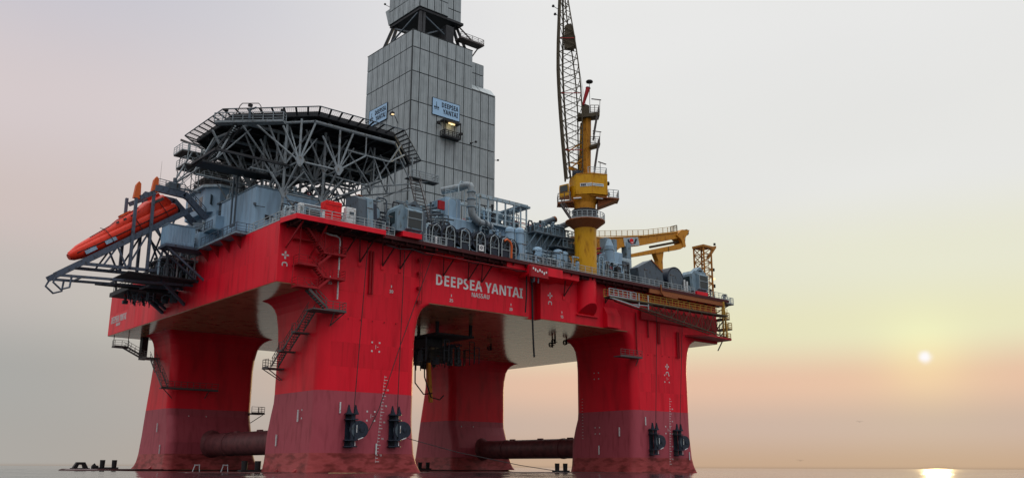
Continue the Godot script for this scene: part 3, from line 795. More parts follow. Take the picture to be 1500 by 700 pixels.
# ---------- helideck ----------
func build_helideck() -> void:
	var C := V(13.1, 48.0, -19.9)
	var t := thing("helideck", "octagonal dark helideck on a dense grey tubular truss at the left corner", "helideck", V(13.1, 30.5, -19.9))
	var oct := func(ap: float, y: float) -> Array:
		var out := []
		for i in 8:
			var a := PI / 8.0 + PI / 4.0 * i
			var r := ap / cos(PI / 8.0)
			out.append(V(C.x + r * cos(a), y, C.z + r * sin(a)))
		return out
	part(t, "deck_plate", G.new().prism(oct.call(14.4, 47.7), V(0, 0.35, 0)), M.deck_dark)
	var o0: Array = oct.call(14.45, 47.55)
	var o1: Array = oct.call(16.1, 48.05)
	for i in 8:
		var j := (i + 1) % 8
		part(t, "edge_channel", G.new().beam(o0[i], o0[j], 0.25, 0.5), M.girder)
		var net := part(t, "safety_net", G.new().beam(o1[i], o1[j], 0.12), M.steel_dark)
		var k := 8
		for s in k + 1:
			part(net, "net_arm", G.new().beam((o0[i] as Vector3).lerp(o0[j], float(s) / k), (o1[i] as Vector3).lerp(o1[j], float(s) / k), 0.24, 0.12), M.girder)
		var mesh_g := G.new()
		for s in 48:
			var p := (o0[i] as Vector3).lerp(o0[j], (s + 0.5) / 48.0)
			mesh_g.beam(p, (o1[i] as Vector3).lerp(o1[j], (s + 0.5) / 48.0), 0.018)
		for s in 5:
			mesh_g.beam((o0[i] as Vector3).lerp(o1[i], (s + 1) / 6.0), (o0[j] as Vector3).lerp(o1[j], (s + 1) / 6.0), 0.018)
		part(net, "netting", mesh_g, M.girder)
	# under-deck joists and tubular girders
	for i in 9:
		var z := C.z - 12.6 + 3.15 * i
		var half := 14.0 if absf(z - C.z) < 6.0 else 14.0 - (absf(z - C.z) - 6.0)
		part(t, "joist", G.new().beam(V(C.x - half, 47.35, z), V(C.x + half, 47.35, z), 0.22, 0.65), M.girder)
	for i in 7:
		var x := C.x - 12.0 + 4.0 * i
		var half := 14.0 if absf(x - C.x) < 6.0 else 14.0 - (absf(x - C.x) - 6.0)
		part(t, "joist", G.new().beam(V(x, 47.0, C.z - half), V(x, 47.0, C.z + half), 0.3, 0.5), M.girder)
	var S := func(a: Vector3, b: Vector3, r: float) -> void:
		part(t, "strut", G.new().tube(a, b, r, r, 7, false), M.truss)
	var K := func(p: Vector3, s: float) -> void:
		part(t, "gusset", G.new().prism([p + V(-s, s * 0.3, 0.06), p + V(-s * 0.3, s, 0.06), p + V(s * 0.3, s, 0.06), p + V(s, s * 0.3, 0.06), p + V(s * 0.2, -s, 0.06), p + V(-s * 0.2, -s, 0.06)], V(0, 0, -0.12)), M.truss)
	# four cross frames, front to rear
	var fz := [-5.7, -12.4, -20.0, -28.0]
	for f in 4:
		var z: float = fz[f]
		var w := 0.0 if f else -1.2
		var r := 0.13
		var hw: float = [6.4, 12.6, 13.8, 12.2][f]
		S.call(V(C.x - hw, 46.5, z), V(C.x + hw, 46.5, z), 0.25)
		if f < 3:
			var hn: float = [6.4, 12.6, 13.8, 12.2][f + 1]
			for sg in [-1.0, 1.0]: S.call(V(C.x + sg * hw, 46.5, z), V(C.x + sg * hn, 46.5, fz[f + 1]), 0.19)
		S.call(V([4.8, 1.0, -3.6, -3.6][f], 40.5, z), V(10.6 if f == 0 else 17.5, 40.5, z), 0.15)
		for nx in [4.8, 10.6]:
			S.call(V(nx, 40.5, z), V(nx + 2.1, 46.5, z), 0.15)
			S.call(V(nx, 40.5, z), V(nx, 46.4, z), 0.15)
			S.call(V(nx, 40.5, z), V(nx - 2.6, 44.8, z), r)
			S.call(V(nx, 40.5, z), V(nx + 3.4, 45.0, z - 2.0), r * 0.8)
			K.call(V(nx, 40.5, z + 0.16), 0.75 if f == 0 else 0.55)
		S.call(V(4.8, 40.5, z), V(0.2 if f == 0 else -0.6, 46.3, -10.6 if f == 0 else z), r)
		S.call(V(10.6, 40.5, z), V(14.75, 43.5, z), r)
		S.call(V(11.0 if f else 12.0, 43.9, z - 0.6), V(18.66, 43.5, z), r)
		S.call(V(18.66, 43.5, z), V(20.5, 46.5, z), r)
		S.call(V(18.66, 43.5, z), V(22.8, 46.2, z - 2.6), r)
		S.call(V(14.75, 43.5, z), V(14.75, 46.3, z), r * 0.8)
		# supporting column pair behind the frame
		var cz := z - 2.9
		for cx in [4.2, 10.0]:
			S.call(V(cx, 30.6, cz), V(cx, 46.6, cz), 0.19)
			K.call(V(cx, 36.7, cz + 0.2), 0.7)
			S.call(V(cx, 36.7, cz), V(cx + 0.6, 40.5, z), 0.15)
			S.call(V(cx, 36.7, cz), V(cx - 3.2, 40.6, cz), r)
			S.call(V(cx, 36.7, cz), V(cx + 3.0, 40.4, cz), r)
			S.call(V(cx, 36.7, cz), V(cx + 3.2, 33.6, cz), r)
			S.call(V(cx, 40.6, cz), V(cx - 3.0, 46.3, cz), r)
			S.call(V(cx, 40.6, cz), V(cx + 3.4, 46.3, cz), r)
		S.call(V(4.2, 36.7, cz), V(10.0, 36.7, cz), r)
		S.call(V(4.2, 36.7, cz), V(10.0, 32.0, cz), r * 0.8)
		S.call(V(4.2, 32.4, cz), V(10.0, 36.7, cz), r * 0.8)
		S.call(V(10.0, 36.7, cz), V(17.54, 40.3, cz), r)
		# cantilever to the right
		S.call(V(10.0, 40.6, cz), V(17.54, 40.3, cz), r)
		S.call(V(17.54, 40.3, cz), V(24.5, 42.2, cz), r)
		S.call(V(24.5, 42.2, cz), V(28.6, 43.6, cz), r * 0.9)
		S.call(V(17.54, 40.3, cz), V(21.6, 46.4, cz), r)
		S.call(V(17.54, 40.3, cz), V(13.6, 44.6, cz), r)
		S.call(V(17.9, 40.6, cz), V(17.9, 46.2, cz), r)
		S.call(V(21.5, 41.4, cz), V(21.5, 46.2, cz), r * 0.9)
		S.call(V(21.5, 41.4, cz), V(18.9, 45.4, cz), r * 0.8)
		S.call(V(24.5, 42.2, cz), V(24.5, 46.2, cz), r * 0.9)
		S.call(V(24.5, 42.2, cz), V(21.8, 46.2, cz), r * 0.8)
		K.call(V(17.54, 40.3, cz + 0.2), 0.6)
		if f < 3:
			var nz: float = fz[f + 1]
			for nx in [4.8, 10.6, 17.5]:
				S.call(V(nx, 40.5, z), V(nx, 40.5, nz), r)
				S.call(V(nx, 40.5, z), V(nx, 46.3, (z + nz) * 0.5), r * 0.8)
				S.call(V(nx, 40.5, nz), V(nx, 46.3, (z + nz) * 0.5), r * 0.8)
			S.call(V(4.8, 40.5, z), V(10.6, 40.5, nz), r * 0.7)
			S.call(V(4.2, 36.7, cz), V(4.2, 40.5, nz), r)
			S.call(V(4.2, 31.0, cz), V(4.2, 36.7, nz - 2.9), r * 0.8)
			S.call(V(-3.6, 40.8, z if f else nz), V(-3.6, 40.8, nz if f else nz - 7.0), r)
			S.call(V(-3.6, 40.8, nz), V(-1.2, 46.3, nz), r)
			S.call(V(-3.6, 40.8, nz), V(1.2, 46.3, nz - 1.0), r * 0.8)
	# support post standing on the big deckhouse
	part(t, "support_post", G.new().tube(V(0.9, 33.2, -15.8), V(0.9, 41.0, -15.8), 0.13).tube(V(0.9, 33.2, -17.0), V(0.9, 41.0, -17.0), 0.13).beam(V(0.9, 33.2, -15.7), V(0.9, 33.2, -17.1), 0.2), M.steel_dark)
	S.call(V(0.9, 40.0, -16.4), V(-3.0, 46.0, -16.4), 0.16)
	S.call(V(0.9, 40.0, -16.4), V(4.8, 43.6, -16.4), 0.16)
	# access platforms below the rim
	var ap := part(t, "access_platform", G.new().prism([V(-4.3, 45.6, -12.6), V(-3.5, 45.6, -11.8), V(2.4, 45.6, -6.2), V(3.2, 45.6, -7.0), V(-3.5, 45.6, -13.4)], V(0, 0.14, 0)), M.truss)
	part(ap, "guard_rail", G.new().rails([V(-4.3, 45.75, -12.6), V(-3.5, 45.75, -11.8), V(2.4, 45.75, -6.2), V(3.2, 45.75, -7.0)], 1.2, 1.4, 0.045), M.truss)
	var ap2 := part(t, "access_platform", G.new().mm(V(24.0, 43.1, -9.8), V(29.2, 43.22, -8.3)), M.girder)
	part(ap2, "guard_rail", G.new().rails([V(24.5, 43.22, -8.35), V(29.1, 43.22, -8.35), V(29.1, 43.22, -9.8)], 1.1, 1.2, 0.04), M.truss)
	part(t, "walkway", G.new().mm(V(-5.2, 40.2, -16.0), V(9.0, 40.42, -13.2)).beam(V(-5.4, 40.5, -8.3), V(-5.4, 40.5, -16.2), 0.3).beam(V(-5.4, 40.5, -8.3), V(4.8, 40.5, -8.3), 0.3).beam(V(-5.4, 40.5, -16.1), V(-3.0, 40.5, -16.1), 0.3), M.girder)
	# stair hanging under the near left rim
	part(t, "stair", G.new().steps(V(-1.6, 45.5, -11.0), V(-3.4, 40.6, -15.5), V(1, 0, -0.4), 0.8).beam(V(-1.2, 45.5, -10.8), V(-3.0, 40.6, -15.3), 0.08, 0.22).beam(V(-2.1, 45.5, -11.2), V(-3.9, 40.6, -15.7), 0.08, 0.22), M.girder)
	# stair down from the right end of the deck
	part(t, "stair", G.new().steps(V(24.8, 42.9, -8.4), V(23.4, 35.2, -3.4), V(1, 0, 0), 1.7, 0.62).beam(V(23.9, 42.9, -8.4), V(22.5, 35.2, -3.4), 0.08, 0.24).beam(V(25.7, 42.9, -8.4), V(24.3, 35.2, -3.4), 0.08, 0.24).beam(V(23.9, 43.9, -8.4), V(22.5, 36.2, -3.4), 0.06).beam(V(25.7, 43.9, -8.4), V(24.3, 36.2, -3.4), 0.06), M.rail_dark)
	# fire monitor and edge lights on the rim
	var mo := thing("foam_monitor", "foam monitor stand with hoop frame on the helideck's near left rim", "fire monitor", V(-1.2, 47.0, -8.6))
	part(mo, "hoop", G.new().pipe([V(-2.5, 46.5, -9.8), V(-2.2, 47.6, -9.5), V(-2.0, 47.9, -9.3), V(-0.4, 47.9, -7.9), V(-0.2, 47.6, -7.7), V(0.1, 46.5, -7.4)], 0.06, 6).beam(V(-2.3, 47.2, -9.6), V(-0.1, 47.2, -7.6), 0.08), M.rail_dark)
	part(mo, "nozzle", G.new().tube(V(-1.2, 45.7, -8.6), V(-1.2, 46.9, -8.6), 0.18).tube(V(-1.4, 46.9, -8.8), V(-0.6, 47.3, -8.0), 0.13), M.steel_dark)
	part(mo, "panel", G.new().box(V(-1.2, 47.6, -8.6), V(0.5, 0.35, 0.4)), M.black)
	for p in [[V(-3.0, 47.0, -12.0), "left end of the diagonal edge"], [V(2.6, 46.9, -7.0), "right end of the diagonal edge"]]:
		var e := thing("rim_beacon", "small dark beacon on the helideck rim at the " + p[1], "beacon", p[0], "beacons on the helideck rim")
		part(e, "stem", G.new().tube(p[0] - V(0, 0.9, 0), p[0] + V(0, 0.4, 0), 0.07), M.black)
		part(e, "head", G.new().lathe(p[0] + V(0, 0.35, 0), [Vector2(0.0, 0), Vector2(0.28, 0.05), Vector2(0.28, 0.3), Vector2(0.0, 0.4)], 8), M.black)

# ---------- left side: deckhouses, lifeboat, masts ----------
func build_left() -> void:
	var t := thing("deckhouse", "large plain blue-grey deckhouse block under the helideck truss", "deckhouse", V(6, 30.55, -16))
	part(t, "wall_block", G.new().cbox(V(1.5, 30.55, -22.1), V(11.5, 37.7, -11.0), 0.08), M.house)
	part(t, "roof_edge", G.new().mm(V(1.42, 37.7, -22.15), V(11.6, 37.85, -10.92)), M.steel)
	part(t, "door", G.new().mm(V(5.4, 30.8, -10.96), V(6.4, 32.9, -10.9)), M.steel_dark)
	part(t, "vent", G.new().mm(V(3.0, 33.4, -10.96), V(3.6, 34.0, -10.85)), M.black)
	part(t, "lamp_arm", G.new().tube(V(1.5, 35.0, -11.0), V(2.6, 34.8, -10.2), 0.06).box(V(1.45, 35.2, -10.9), V(0.3, 0.3, 0.3)), M.steel_dark)
	for i in 5:
		part(t, "wall_seam", G.new().mm(V(1.47, 30.9, -12.9 - 1.9 * i), V(1.5, 37.5, -12.94 - 1.9 * i)), M.house)
	# wheelhouse with dark windows
	var b := thing("wheelhouse", "pale blue wheelhouse with dark square windows left of the deckhouse", "wheelhouse", V(4, 30.55, -30))
	var plan := [V(2.2, 37.2, -24.6), V(0.6, 37.2, -26.2), V(0.6, 37.2, -33.5), V(2.2, 37.2, -35.0), V(9.0, 37.2, -35.0), V(9.0, 37.2, -24.6)]
	part(b, "cabin", G.new().prism(plan, V(0, 3.6, 0)), M.house)
	part(b, "base_block", G.new().mm(V(1.6, 30.55, -35.5), V(9.0, 37.2, -24.0)), M.house)
	part(b, "roof", G.new().prism([V(2.0, 40.8, -24.1), V(0.1, 40.8, -26.0), V(0.1, 40.8, -33.7), V(2.0, 40.8, -35.5), V(9.4, 40.8, -35.5), V(9.4, 40.8, -24.1)], V(0, 0.35, 0)), M.steel_pale)
	for i in 3:
		part(b, "window", G.new().mm(V(0.57, 38.1, -27.0 - 2.2 * i), V(0.62, 39.7, -28.2 - 2.2 * i)), M.glass)
	part(b, "window", G.new().boxt(Transform3D(Basis(Vector3.UP, PI / 4.0), V(1.39, 38.9, -25.39)), V(1.3, 1.5, 0.06)), M.glass)
	part(b, "window", G.new().mm(V(3.4, 38.1, -24.62), V(4.6, 39.6, -24.57)), M.glass)
	part(b, "roof_rail", G.new().rails([V(9.2, 41.15, -24.2), V(2.0, 41.15, -24.2), V(0.2, 41.15, -26.0), V(0.2, 41.15, -33.6)], 1.1, 1.3), M.rail_dark)
	# stepped stair houses between them
	for s in [[0.3, 3.6, -24.2, -20.9, 33.6, 35.6, "upper"], [-0.9, 3.2, -26.5, -23.2, 31.2, 33.4, "lower"]]:
		var k := thing("stair_house", "small blue-grey box landing, the %s one, between wheelhouse and deckhouse" % s[6], "landing", V(s[0], s[4], s[3]), "box landings beside the wheelhouse")
		part(k, "box", G.new().cbox(V(s[0], s[4], s[2]), V(s[1], s[5], s[3]), 0.08), M.house)
		part(k, "floor", G.new().mm(V(s[0] - 0.6, s[4] - 0.2, s[2] - 0.2), V(s[1], s[4] - 0.02, s[3] + 0.4)), M.steel)
		part(k, "guard_rail", G.new().rails([V(s[0] - 0.5, s[4], s[3] + 0.35), V(s[0] - 0.5, s[4], s[2])], 1.1, 1.0), M.davit)
	var kk := thing("winch_house", "dark recess block beside the blue-grey deckhouse wall", "deck unit", V(2.4, 35.6, -22.4))
	part(kk, "block", G.new().mm(V(1.9, 35.65, -24.0), V(4.8, 38.0, -22.2)).mm(V(1.6, 37.98, -24.1), V(5.0, 38.2, -22.1)), M.steel_dark)
	part(kk, "louvre", G.new().mm(V(1.86, 36.4, -23.8), V(1.9, 36.5, -22.5)).mm(V(1.86, 36.8, -23.8), V(1.9, 36.9, -22.5)), M.black)
	# corrugated container on the outboard platform
	var c := thing("container", "pale blue corrugated container on the outboard platform beside the lifeboat", "container", V(-3.7, 30.7, -23.3))
	part(c, "body", G.new().mm(V(-5.6, 30.75, -24.6), V(-1.9, 33.5, -22.1)), M.house)
	for i in 9:
		part(c, "rib", G.new().mm(V(-5.5 + 0.4 * i, 30.95, -22.1), V(-5.3 + 0.4 * i, 33.3, -22.02)), M.house)
	for i in 5:
		part(c, "rib", G.new().mm(V(-5.68, 30.95, -24.4 + 0.5 * i), V(-5.6, 33.3, -24.15 + 0.5 * i)), M.house)
	part(c, "top_rail", G.new().mm(V(-5.7, 33.5, -24.65), V(-1.85, 33.6, -22.0)), M.steel)
	part(c, "support", G.new().mm(V(-5.8, 30.4, -24.9), V(0.5, 30.74, -21.8)).beam(V(-5.4, 30.4, -22.4), V(0.0, 26.5, -22.4), 0.25).beam(V(-5.4, 30.4, -24.4), V(0.0, 26.5, -24.4), 0.25), M.davit)
	# lifeboat
	var d := V(-0.814, -0.58, 0)
	var u := V(-0.58, 0.814, 0)
	var st := V(-2.35, 36.35, -28.0)   # on the slide rail under the stern
	var lb := thing("lifeboat", "orange-red enclosed free-fall lifeboat lying nose down on its slide", "lifeboat", st)
	var sec := func(s: float, w: float, lo: float, hi: float, k: float) -> Array:
		var out := []
		for i in 20:
			var a := TAU * i / 20.0
			var cx := signf(cos(a)) * pow(absf(cos(a)), k)
			var cy := signf(sin(a)) * pow(absf(sin(a)), k)
			out.append(st + d * s + u * ((lo + hi) * 0.5 + cy * (hi - lo) * 0.5) + V(0, 0, cx * w))
		return out
	var skin := func(rows: Array) -> G:
		var g := G.new()
		var rr := []
		for r in rows: rr.append(sec.call(r[0], r[1], r[2], r[3], r[4]))
		var nn := []
		for i in rr.size():
			var nr := []
			for j in 20:
				var du: Vector3 = rr[i][(j + 1) % 20] - rr[i][(j + 19) % 20]
				var dv: Vector3 = rr[mini(i + 1, rr.size() - 1)][j] - rr[maxi(i - 1, 0)][j]
				var q := du.cross(dv).normalized()
				var mid := Vector3.ZERO
				for p in rr[i]: mid += p / 20.0
				if q.dot(rr[i][j] - mid) < 0.0: q = -q
				nr.append(q)
			nn.append(nr)
		for i in rr.size() - 1:
			for j in 20:
				var k := (j + 1) % 20
				g.squad(rr[i][j], rr[i][k], rr[i + 1][k], rr[i + 1][j], nn[i][j], nn[i][k], nn[i + 1][k], nn[i + 1][j])
		for e in [0, rr.size() - 1]:
			var mid := Vector3.ZERO
			for p in rr[e]: mid += p / 20.0
			for j in 20: g.tri(mid, rr[e][j], rr[e][(j + 1) % 20], -d if e == 0 else d)
		return g
	part(lb, "hull", skin.call([[0.0, 1.3, 0.5, 2.0, 0.8], [0.4, 1.6, 0.3, 2.2, 0.75], [3.0, 1.75, 0.25, 2.3, 0.7], [8.0, 1.75, 0.25, 2.3, 0.7], [12.0, 1.5, 0.3, 2.25, 0.75], [14.4, 1.15, 0.45, 2.15, 0.8], [15.4, 0.85, 0.7, 2.0, 0.85], [15.9, 0.55, 1.0, 1.85, 0.9]]), M.orange)
	var can := part(lb, "canopy", skin.call([[0.3, 1.1, 1.5, 2.9, 0.8], [0.8, 1.4, 1.2, 3.75, 0.7], [3.6, 1.5, 1.2, 3.8, 0.7], [4.6, 1.5, 1.2, 3.5, 0.75], [6.4, 1.48, 1.2, 3.4, 0.8], [8.0, 1.4, 1.2, 3.2, 0.85], [9.2, 1.35, 1.2, 2.9, 0.85], [12.0, 1.1, 1.2, 2.65, 0.9], [14.4, 0.8, 1.3, 2.4, 0.9], [15.7, 0.45, 1.4, 2.0, 1.0]]), M.orange)
	part(can, "hatch", G.new().boxt(Transform3D(Basis(d, u, Vector3.BACK), st + d * 6.6 + u * 3.4), V(1.5, 0.3, 1.1)), M.orange_cap)
	part(can, "window_band", G.new().boxt(Transform3D(Basis(d, u, Vector3.BACK), st + d * 2.2 + u * 3.1 + V(0, 0, 1.42)), V(2.0, 0.35, 0.06)), M.glass)
	for i in 4:
		part(can, "port_light", G.new().boxt(Transform3D(Basis(d, u, Vector3.BACK), st + d * (5.2 + 1.1 * i) + u * 2.75 + V(0, 0, 1.38)), V(0.4, 0.25, 0.1)), M.glass)
	part(lb, "rubbing_strake", G.new().pipe([st + d * 0.3 + u * 1.25 + V(0, 0, 1.62), st + d * 4.0 + u * 1.2 + V(0, 0, 1.78), st + d * 9.0 + u * 1.2 + V(0, 0, 1.74), st + d * 12.5 + u * 1.25 + V(0, 0, 1.46), st + d * 15.0 + u * 1.4 + V(0, 0, 0.98)], 0.07, 6), M.rubber)
	part(lb, "grab_rail", G.new().pipe([st + d * 4.8 + u * 3.4 + V(0, 0, 1.0), st + d * 8.2 + u * 3.1 + V(0, 0, 0.95), st + d * 9.4 + u * 2.8 + V(0, 0, 0.9), st + d * 12.5 + u * 2.55 + V(0, 0, 0.7)], 0.05, 6), M.rubber)
	for s in [10.6, 13.4]:
		part(lb, "marking", G.new().boxt(Transform3D(Basis(d, u, Vector3.BACK), st + d * s + u * 0.95 + V(0, 0, 1.68 if s < 12 else 1.38)), V(1.6, 0.5, 0.06)), M.house)
	for k in 3:
		part(lb, "lashing", G.new().pipe([st + d * (2.0 + 4.2 * k) + u * 0.3 + V(0, 0, 1.8), st + d * (2.0 + 4.2 * k) + u * 1.4 + V(0, 0, 1.85), st + d * (2.0 + 4.2 * k) + u * (3.3 - 0.35 * k) + V(0, 0, 1.25), st + d * (2.0 + 4.2 * k) + u * (3.9 - 0.4 * k)], 0.05, 5), M.rubber)
	part(can, "cabin_block", G.new().boxt(Transform3D(Basis(d, u, Vector3.BACK), st + d * 2.0 + u * 3.85), V(1.8, 0.5, 1.5)), M.orange)
	part(can, "skylight", G.new().boxt(Transform3D(Basis(d, u, Vector3.BACK), st + d * 2.92 + u * 3.9), V(0.06, 0.3, 1.1)), M.glass)
	part(lb, "propeller_guard", G.new().lathe(st - d * 0.5 + u * 1.0, [Vector2(0.5, 0), Vector2(0.6, 0), Vector2(0.6, 0.5), Vector2(0.5, 0.5), Vector2(0.5, 0)], 14, d), M.rubber)
	# launching frame
	var f := thing("lifeboat_launcher", "dark blue steel launching frame with slide rails and orange tipped posts", "davit", V(-8, 27, -28))
	for z in [-26.2, -29.8]:
		part(f, "slide_rail", G.new().beam(V(-1.15, 37.25, z), V(-17.9, 25.3, z), 0.35, 0.75), M.davit)
		part(f, "lower_chord", G.new().beam(V(0.3, 27.9, z), V(-15.2, 27.3, z), 0.32, 0.4), M.davit)
		part(f, "lower_chord", G.new().beam(V(0.2, 26.3, z), V(-17.6, 25.4, z), 0.28, 0.32), M.davit)
		part(f, "hoop", G.new().pipe([V(-17.6, 25.4, z), V(-18.0, 24.4, z), V(-17.0, 23.6, z), V(-16.0, 24.0, z), V(-15.9, 25.3, z)], 0.14, 6), M.davit)
		for p in [[-6.6, 27.6, 39.4], [-8.9, 27.6, 38.2]]:
			part(f, "post", G.new().beam(V(p[0], p[1], z + (0.25 if z > -28 else -0.25)), V(p[0] - 0.1, p[2], z + (0.25 if z > -28 else -0.25)), 0.42, 0.36), M.davit)
		for p in [[-3.0, 27.8, -5.6, 33.6], [-5.4, 27.7, -3.4, 35.4], [-9.2, 27.5, -6.8, 32.8], [-9.2, 27.5, -10.6, 30.2], [-12.2, 27.4, -10.8, 30.0], [-1.0, 27.8, -6.4, 34.0]]:
			part(f, "diagonal", G.new().beam(V(p[0], p[1], z), V(p[2], p[3], z), 0.22), M.davit)
	for z in [-25.9, -30.1]:
		part(f, "top_beam", G.new().beam(V(-8.6, 37.4, z), V(-6.6, 38.6, z), 0.4, 0.6), M.davit)
		part(f, "top_beam", G.new().beam(V(-6.7, 39.2, z), V(-2.4, 39.0, z), 0.5, 0.9), M.davit)
		part(f, "stair_beam", G.new().beam(V(-2.5, 39.2, z), V(0.9, 36.2, z), 0.5, 0.8), M.davit)
	part(f, "post_cap", G.new().prism([V(-7.1, 38.6, -25.7), V(-6.2, 38.6, -25.7), V(-6.3, 40.6, -25.7), V(-6.6, 40.9, -25.7), V(-6.9, 40.4, -25.7)], V(0, 0, -0.7)), M.orange_cap)
	part(f, "post_cap", G.new().prism([V(-9.4, 37.3, -25.7), V(-8.5, 37.3, -25.7), V(-8.6, 39.4, -25.7), V(-8.9, 39.7, -25.7), V(-9.2, 39.2, -25.7)], V(0, 0, -0.7)), M.orange_cap)
	for x in [-14.6, -10.4, -6.0, -2.0]:
		part(f, "cross_tie", G.new().beam(V(x, 27.35 + 0.03 * x + 0.45, -26.2), V(x, 27.35 + 0.03 * x + 0.45, -29.8), 0.25), M.davit)
		part(f, "cross_tie", G.new().beam(V(x, 25.6, -26.2), V(x, 25.6, -29.8), 0.22), M.davit)
	part(f, "underplate", G.new().mm(V(-9.6, 26.6, -31.8), V(0.0, 26.75, -24.0)), M.girder)
	part(f, "walkway", G.new().mm(V(-5.0, 29.4, -31.0), V(0.6, 29.55, -25.0)).rails([V(-5.0, 29.55, -25.0), V(0.4, 29.55, -25.0)], 1.1, 1.1), M.rail)
	for p in [[-1.4, -25.2], [-2.8, -25.2], [-4.2, -25.2], [-0.4, -25.2]]:
		part(f, "hanger", G.new().beam(V(p[0], 26.7, p[1]), V(p[0], 30.5, p[1]), 0.16), M.rail)
	part(f, "leg", G.new().beam(V(-4.5, 26.4, -26.0), V(-0.05, 23.9, -28.6), 0.36), M.davit)
	part(f, "leg", G.new().beam(V(-5.4, 26.4, -34.0), V(-0.05, 23.8, -37.0), 0.4), M.davit)
	part(f, "leg", G.new().beam(V(-4.4, 26.4, -34.0), V(-0.05, 24.2, -36.0), 0.34), M.davit)
	part(f, "top_rail", G.new().rails([V(-6.6, 39.7, -25.9), V(-2.5, 39.5, -25.9), V(0.8, 36.7, -25.9)], 1.0, 1.2, 0.04), M.davit)
	part(f, "side_frame", G.new().mm(V(-7.0, 25.7, -40.0), V(0.0, 26.3, -31.5)).beam(V(-6.5, 25.9, -31.5), V(-11.5, 25.8, -31.5), 0.25).beam(V(-6.5, 25.9, -38.5), V(-6.8, 28.4, -38.5), 0.25), M.girder)
	var wu := thing("deck_cabinet", "small dark cabinet on top of the lifeboat frame", "cabinet", V(-4.0, 39.5, -26.2))
	part(wu, "box", G.new().cbox(V(-4.9, 39.5, -27.0), V(-3.2, 40.5, -25.6), 0.08), M.steel_dark)
	part(wu, "flue", G.new().tube(V(-3.9, 40.5, -26.2), V(-3.9, 41.3, -26.2), 0.28), M.steel_dark)
	# antenna platforms above the wheelhouse
	var a := thing("antenna_mast", "lattice antenna mast with stacked platforms above the wheelhouse", "mast", V(3, 41.2, -30))
	for p in [[-2.6, 2.4, 46.3, -31.6], [-2.2, 5.5, 44.2, -31.2], [0.6, 6.5, 42.4, -30.6]]:
		part(a, "platform", G.new().mm(V(p[0], p[2], p[3]), V(p[1], p[2] + 0.18, p[3] + 3.4)), M.grating)
		part(a, "guard_rail", G.new().rails([V(p[1], p[2] + 0.18, p[3] + 3.35), V(p[0], p[2] + 0.18, p[3] + 3.35), V(p[0], p[2] + 0.18, p[3])], 1.1, 1.1, 0.035), M.rail)
	for x in [-2.2, 0.2, 2.2, 5.2]:
		for z in [-31.2, -28.2]:
			part(a, "mast_leg", G.new().tube(V(x, 41.1, z), V(x + (0.6 if x < 0 else 0.0), 47.2 if x < 3 else 44.4, z), 0.07, 0.07, 6), M.rail)
	for z in [-31.2, -28.2]:
		for s in [[-2.2, 41.2, 0.2, 44.2], [0.2, 41.2, -2.2, 44.2], [0.2, 44.2, 2.2, 46.3], [2.2, 41.2, 5.2, 44.2], [-2.0, 44.2, 0.2, 46.3], [5.2, 41.2, 2.2, 42.6]]:
			part(a, "mast_brace", G.new().tube(V(s[0], s[1], z), V(s[2], s[3], z), 0.045, 0.045, 5), M.rail)
	part(a, "radar_scanner", G.new().beam(V(-2.8, 48.0, -28.6), V(0.6, 48.2, -30.2), 0.2, 0.28), M.rail_dark)
	part(a, "radar_pedestal", G.new().tube(V(-1.2, 46.4, -29.4), V(-1.2, 47.9, -29.4), 0.22), M.rail)
	part(a, "radome", G.new().lathe(V(0.9, 46.4, -28.8), [Vector2(0.3, 0), Vector2(0.45, 0.3), Vector2(0.45, 0.7), Vector2(0.25, 1.0), Vector2(0, 1.1)], 12), M.white_worn)
	part(a, "signal_box", G.new().cbox(V(3.9, 44.4, -28.4), V(4.8, 45.3, -27.8), 0.05), M.orange_cap)
	part(a, "dish", G.new().lathe(V(1.7, 44.4, -28.6), [Vector2(0.15, 0), Vector2(0.15, 0.6), Vector2(0.5, 0.75), Vector2(0.5, 0.85), Vector2(0, 0.9)], 12), M.rail)
	for w in [[-3.4, 41.0, -34.0, 46.0], [6.0, 42.6, -28.6, 46.6], [4.4, 41.2, -27.6, 45.2]]:
		part(a, "whip_antenna", G.new().tube(V(w[0], w[1], w[2]), V(w[0], w[3], w[2]), 0.03, 0.015, 5), M.rail_dark)
	# lattice pylon right of the wheelhouse
	var py := thing("lattice_pylon", "slim grey lattice pylon with lamp cluster in front of the wheelhouse roof", "pylon", V(3.6, 36.0, -24.4))
	for q in [[3.2, -24.2], [4.4, -24.2], [3.2, -23.2], [4.4, -23.2]]:
		part(py, "leg", G.new().tube(V(q[0], 36.5, q[1]), V(3.8 + (q[0] - 3.8) * 0.6, 43.4, -23.7 + (q[1] + 23.7) * 0.6), 0.06, 0.05, 5), M.rail)
	for i in 6:
		var y := 37.0 + i
		part(py, "brace", G.new().tube(V(3.2 + 0.05 * i, y, -23.2), V(4.4 - 0.05 * i, y + 1.0, -23.2), 0.04, 0.04, 5).tube(V(3.2 + 0.05 * i, y, -24.2), V(3.2 + 0.05 * i, y + 1.0, -23.2), 0.04, 0.04, 5), M.rail)
	part(py, "lamp_cluster", G.new().box(V(3.8, 43.6, -23.7), V(1.8, 0.25, 0.8)).box(V(3.2, 44.0, -23.5), V(0.4, 0.5, 0.4)).box(V(4.3, 44.0, -23.5), V(0.4, 0.5, 0.4)), M.rail_dark)
	# machinery visible in the gaps below the helideck
	var mc := thing("cable_reel", "large dark spoked cable reel seen through the helideck truss", "reel", V(15.0, 37.0, -20.0))
	part(mc, "rim", G.new().lathe(V(14.0, 38.2, -17.0), [Vector2(2.9, 0), Vector2(3.2, 0), Vector2(3.2, 0.4), Vector2(2.9, 0.4), Vector2(2.9, 0)], 28, V(-0.6, 0, 0.8)), M.steel_dark)
